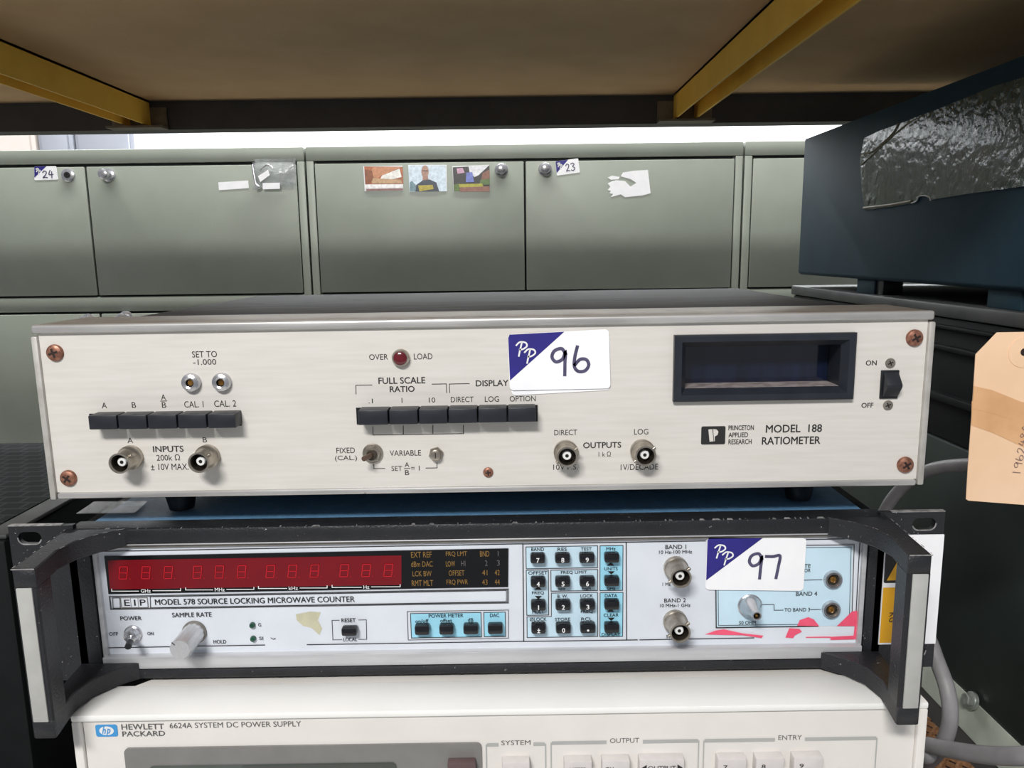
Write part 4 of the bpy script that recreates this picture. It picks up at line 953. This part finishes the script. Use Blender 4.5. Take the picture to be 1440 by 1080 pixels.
E2 = [zt2(*p) for p in ((380, 430), (430, 385), (500, 320), (560, 270), (600, 246))]; m.tube([(-.0016, p.y-.3, p.z-ct) for p in E2], .0006, M['oldglue'], n=8)
E3 = [zt2(*p) for p in ((580, 584), (600, 575), (608, 558), (632, 554), (652, 562), (656, 574))]; m.tube([(-.0015, p.y-.3, p.z-ct) for p in E3], .0006, M['card'], n=8)
E4 = [zt2(*p) for p in ((388, 604), (500, 590), (580, 576))]; m.tube([(-.0014, p.y-.3, p.z-ct) for p in E4], .0012, M['oldglue'], n=8)
m.build('tape_fold', tp, 'folded tape edge')

# manila tag
TY = .035; P0 = at_y(1440, 495, TY)
t = thing('manila_tag', 'manila card tag with brown tape and pen digits hanging at right', 'tag', P0)
def LT(px, py): q = at_y(px, py, TY); return (q.x-P0.x, q.z-P0.z)
m = MB(); mir = lambda px: 1440+(1440-px)
outl = [(1402, 467.5), (1372, 498.5), (1370, 530), (1366, 590), (1361, 660), (1358.5, 702), (1362, 704), (1440, 710), (1512, 714), (1518, 690), (1514, 500), (1480, 466)]
m.prism([LT(*p) for p in outl], 0, .0004, M['manila']); m.build('card', t)
def zt3(pts): return [LT(1330+a/3.855, 450+b/3.855) for a, b in pts]
m = MB()
m.prism(zt3([(150, 357), (250, 380), (424, 450), (640, 540), (640, 620), (424, 560), (250, 505), (143, 480)]), -.0003, -.0001, M['masking']); m.prism(zt3([(140, 440), (424, 445), (640, 450), (640, 760), (424, 690), (250, 610), (138, 570)]), -.0002, -.00002, M['masking'])
m.build('tape_patch', t, 'aged brown tape across the tag')
m = MB(); m.lathe([(.0085, 0), (.0085, .0003)], (0, 0, 0), M['manila'], n=36); m.lathe([(.0021, .0003), (.0021, .0004)], (0, 0, 0), M['slot'], n=20); m.build('reinforcing_ring', t, 'round card patch around the hole')
m = MB(); base = LT(1428, 668); ang = math.radians(84)
for k, ch in enumerate('1962480'):
    for st in PEN[ch]:
        pts = []
        for u, v in st:
            a_, b_ = k*.0042+u*.0030, v*.0042
            pts.append((base[0]+a_*math.cos(ang)-b_*math.sin(ang)+.002, base[1]+a_*math.sin(ang)+b_*math.cos(ang)))
        m.ribbon(pts, .0003, -.0006, M['pen'], sm=5)
m.build('handwriting', t, 'faded pen digits written sideways')
m = MB(); e = Vector((CX-P0.x, .06, .02)); m.tube([(0, -.0012, 0), (.006, -.004, .012), (.02, .0, .045), (.035, .03, .048), e], .0006, M['string'], n=8); m.build('string', t)

# grey cable
def W(px, py, x): return at_x(px, py, x)
m = MB()
A = [W(1480, 700, .32), W(1425, 668, .315), W(1380, 655, .31), W(1340, 655, .305), W(1305, 662, .30), W(1275, 680, .295), W(1248, 712, .29), W(1232, 755, .285), W(1240, 800, .277), W(1272, 845, .268), W(1302, 890, .262), W(1318, 930, .262), W(1332, 970, .262), W(1336, 1010, .262), W(1326, 1045, .262), W(1304, 1072, .262), W(1270, 1092, .262)]
m.tube(A, .0046, M['cable']); tag(m.build('power_cable'), 'grey power cable looping from behind the manila tag down past the counter handle', 'cable', 'grey cables at right')
m = MB()
Cc = [Vector((.228, .30, -.33)), W(1270, 1040, .25), W(1305, 1048, .25), W(1340, 1055, .252), W(1390, 1062, .256), W(1440, 1063, .26), W(1500, 1060, .27)]
m.tube(Cc, .0048, M['cable']); tag(m.build('power_cable'), 'grey power cable running level across the bottom right corner', 'cable', 'grey cables at right')
# woven mat on the lower shelf
M['strip'] = mat('brown_plaited_strip', (150, 108, 72), .5, 0, (112, 76, 48), 120)
m = MB(); m.box(-.0, .118, -.24, 0, 0, .003, M['slot'], .001)
for i in range(19):
    for j in range(39):
        cx_, cy_ = .0035+i*.0061, -.237+j*.0061; a_ = math.radians(38 if (i+j) % 2 else -52)
        u_ = Vector((math.cos(a_), math.sin(a_), 0)); v_ = Vector((-u_.y, u_.x, 0)); c_ = Vector((cx_, cy_, .003))
        q_ = [c_-u_*.0042-v_*.0018, c_+u_*.0042-v_*.0018, c_+u_*.0042+v_*.0018, c_-u_*.0042+v_*.0018]
        t_ = [c_-u_*.0022-v_*.0008, c_+u_*.0022-v_*.0008, c_+u_*.0022+v_*.0008, c_-u_*.0022+v_*.0008]
        m._add(q_+[p_+Vector((0, 0, .0026)) for p_ in t_], [(4, 5, 6, 7), (0, 1, 5, 4), (1, 2, 6, 5), (2, 3, 7, 6), (3, 0, 4, 7)], M['strip'])
o = m.build('woven_mat'); o.location = (.216, .245, LOW+.0005)
tag(o, 'brown woven mat lying on the lower shelf under the cables', 'mat')
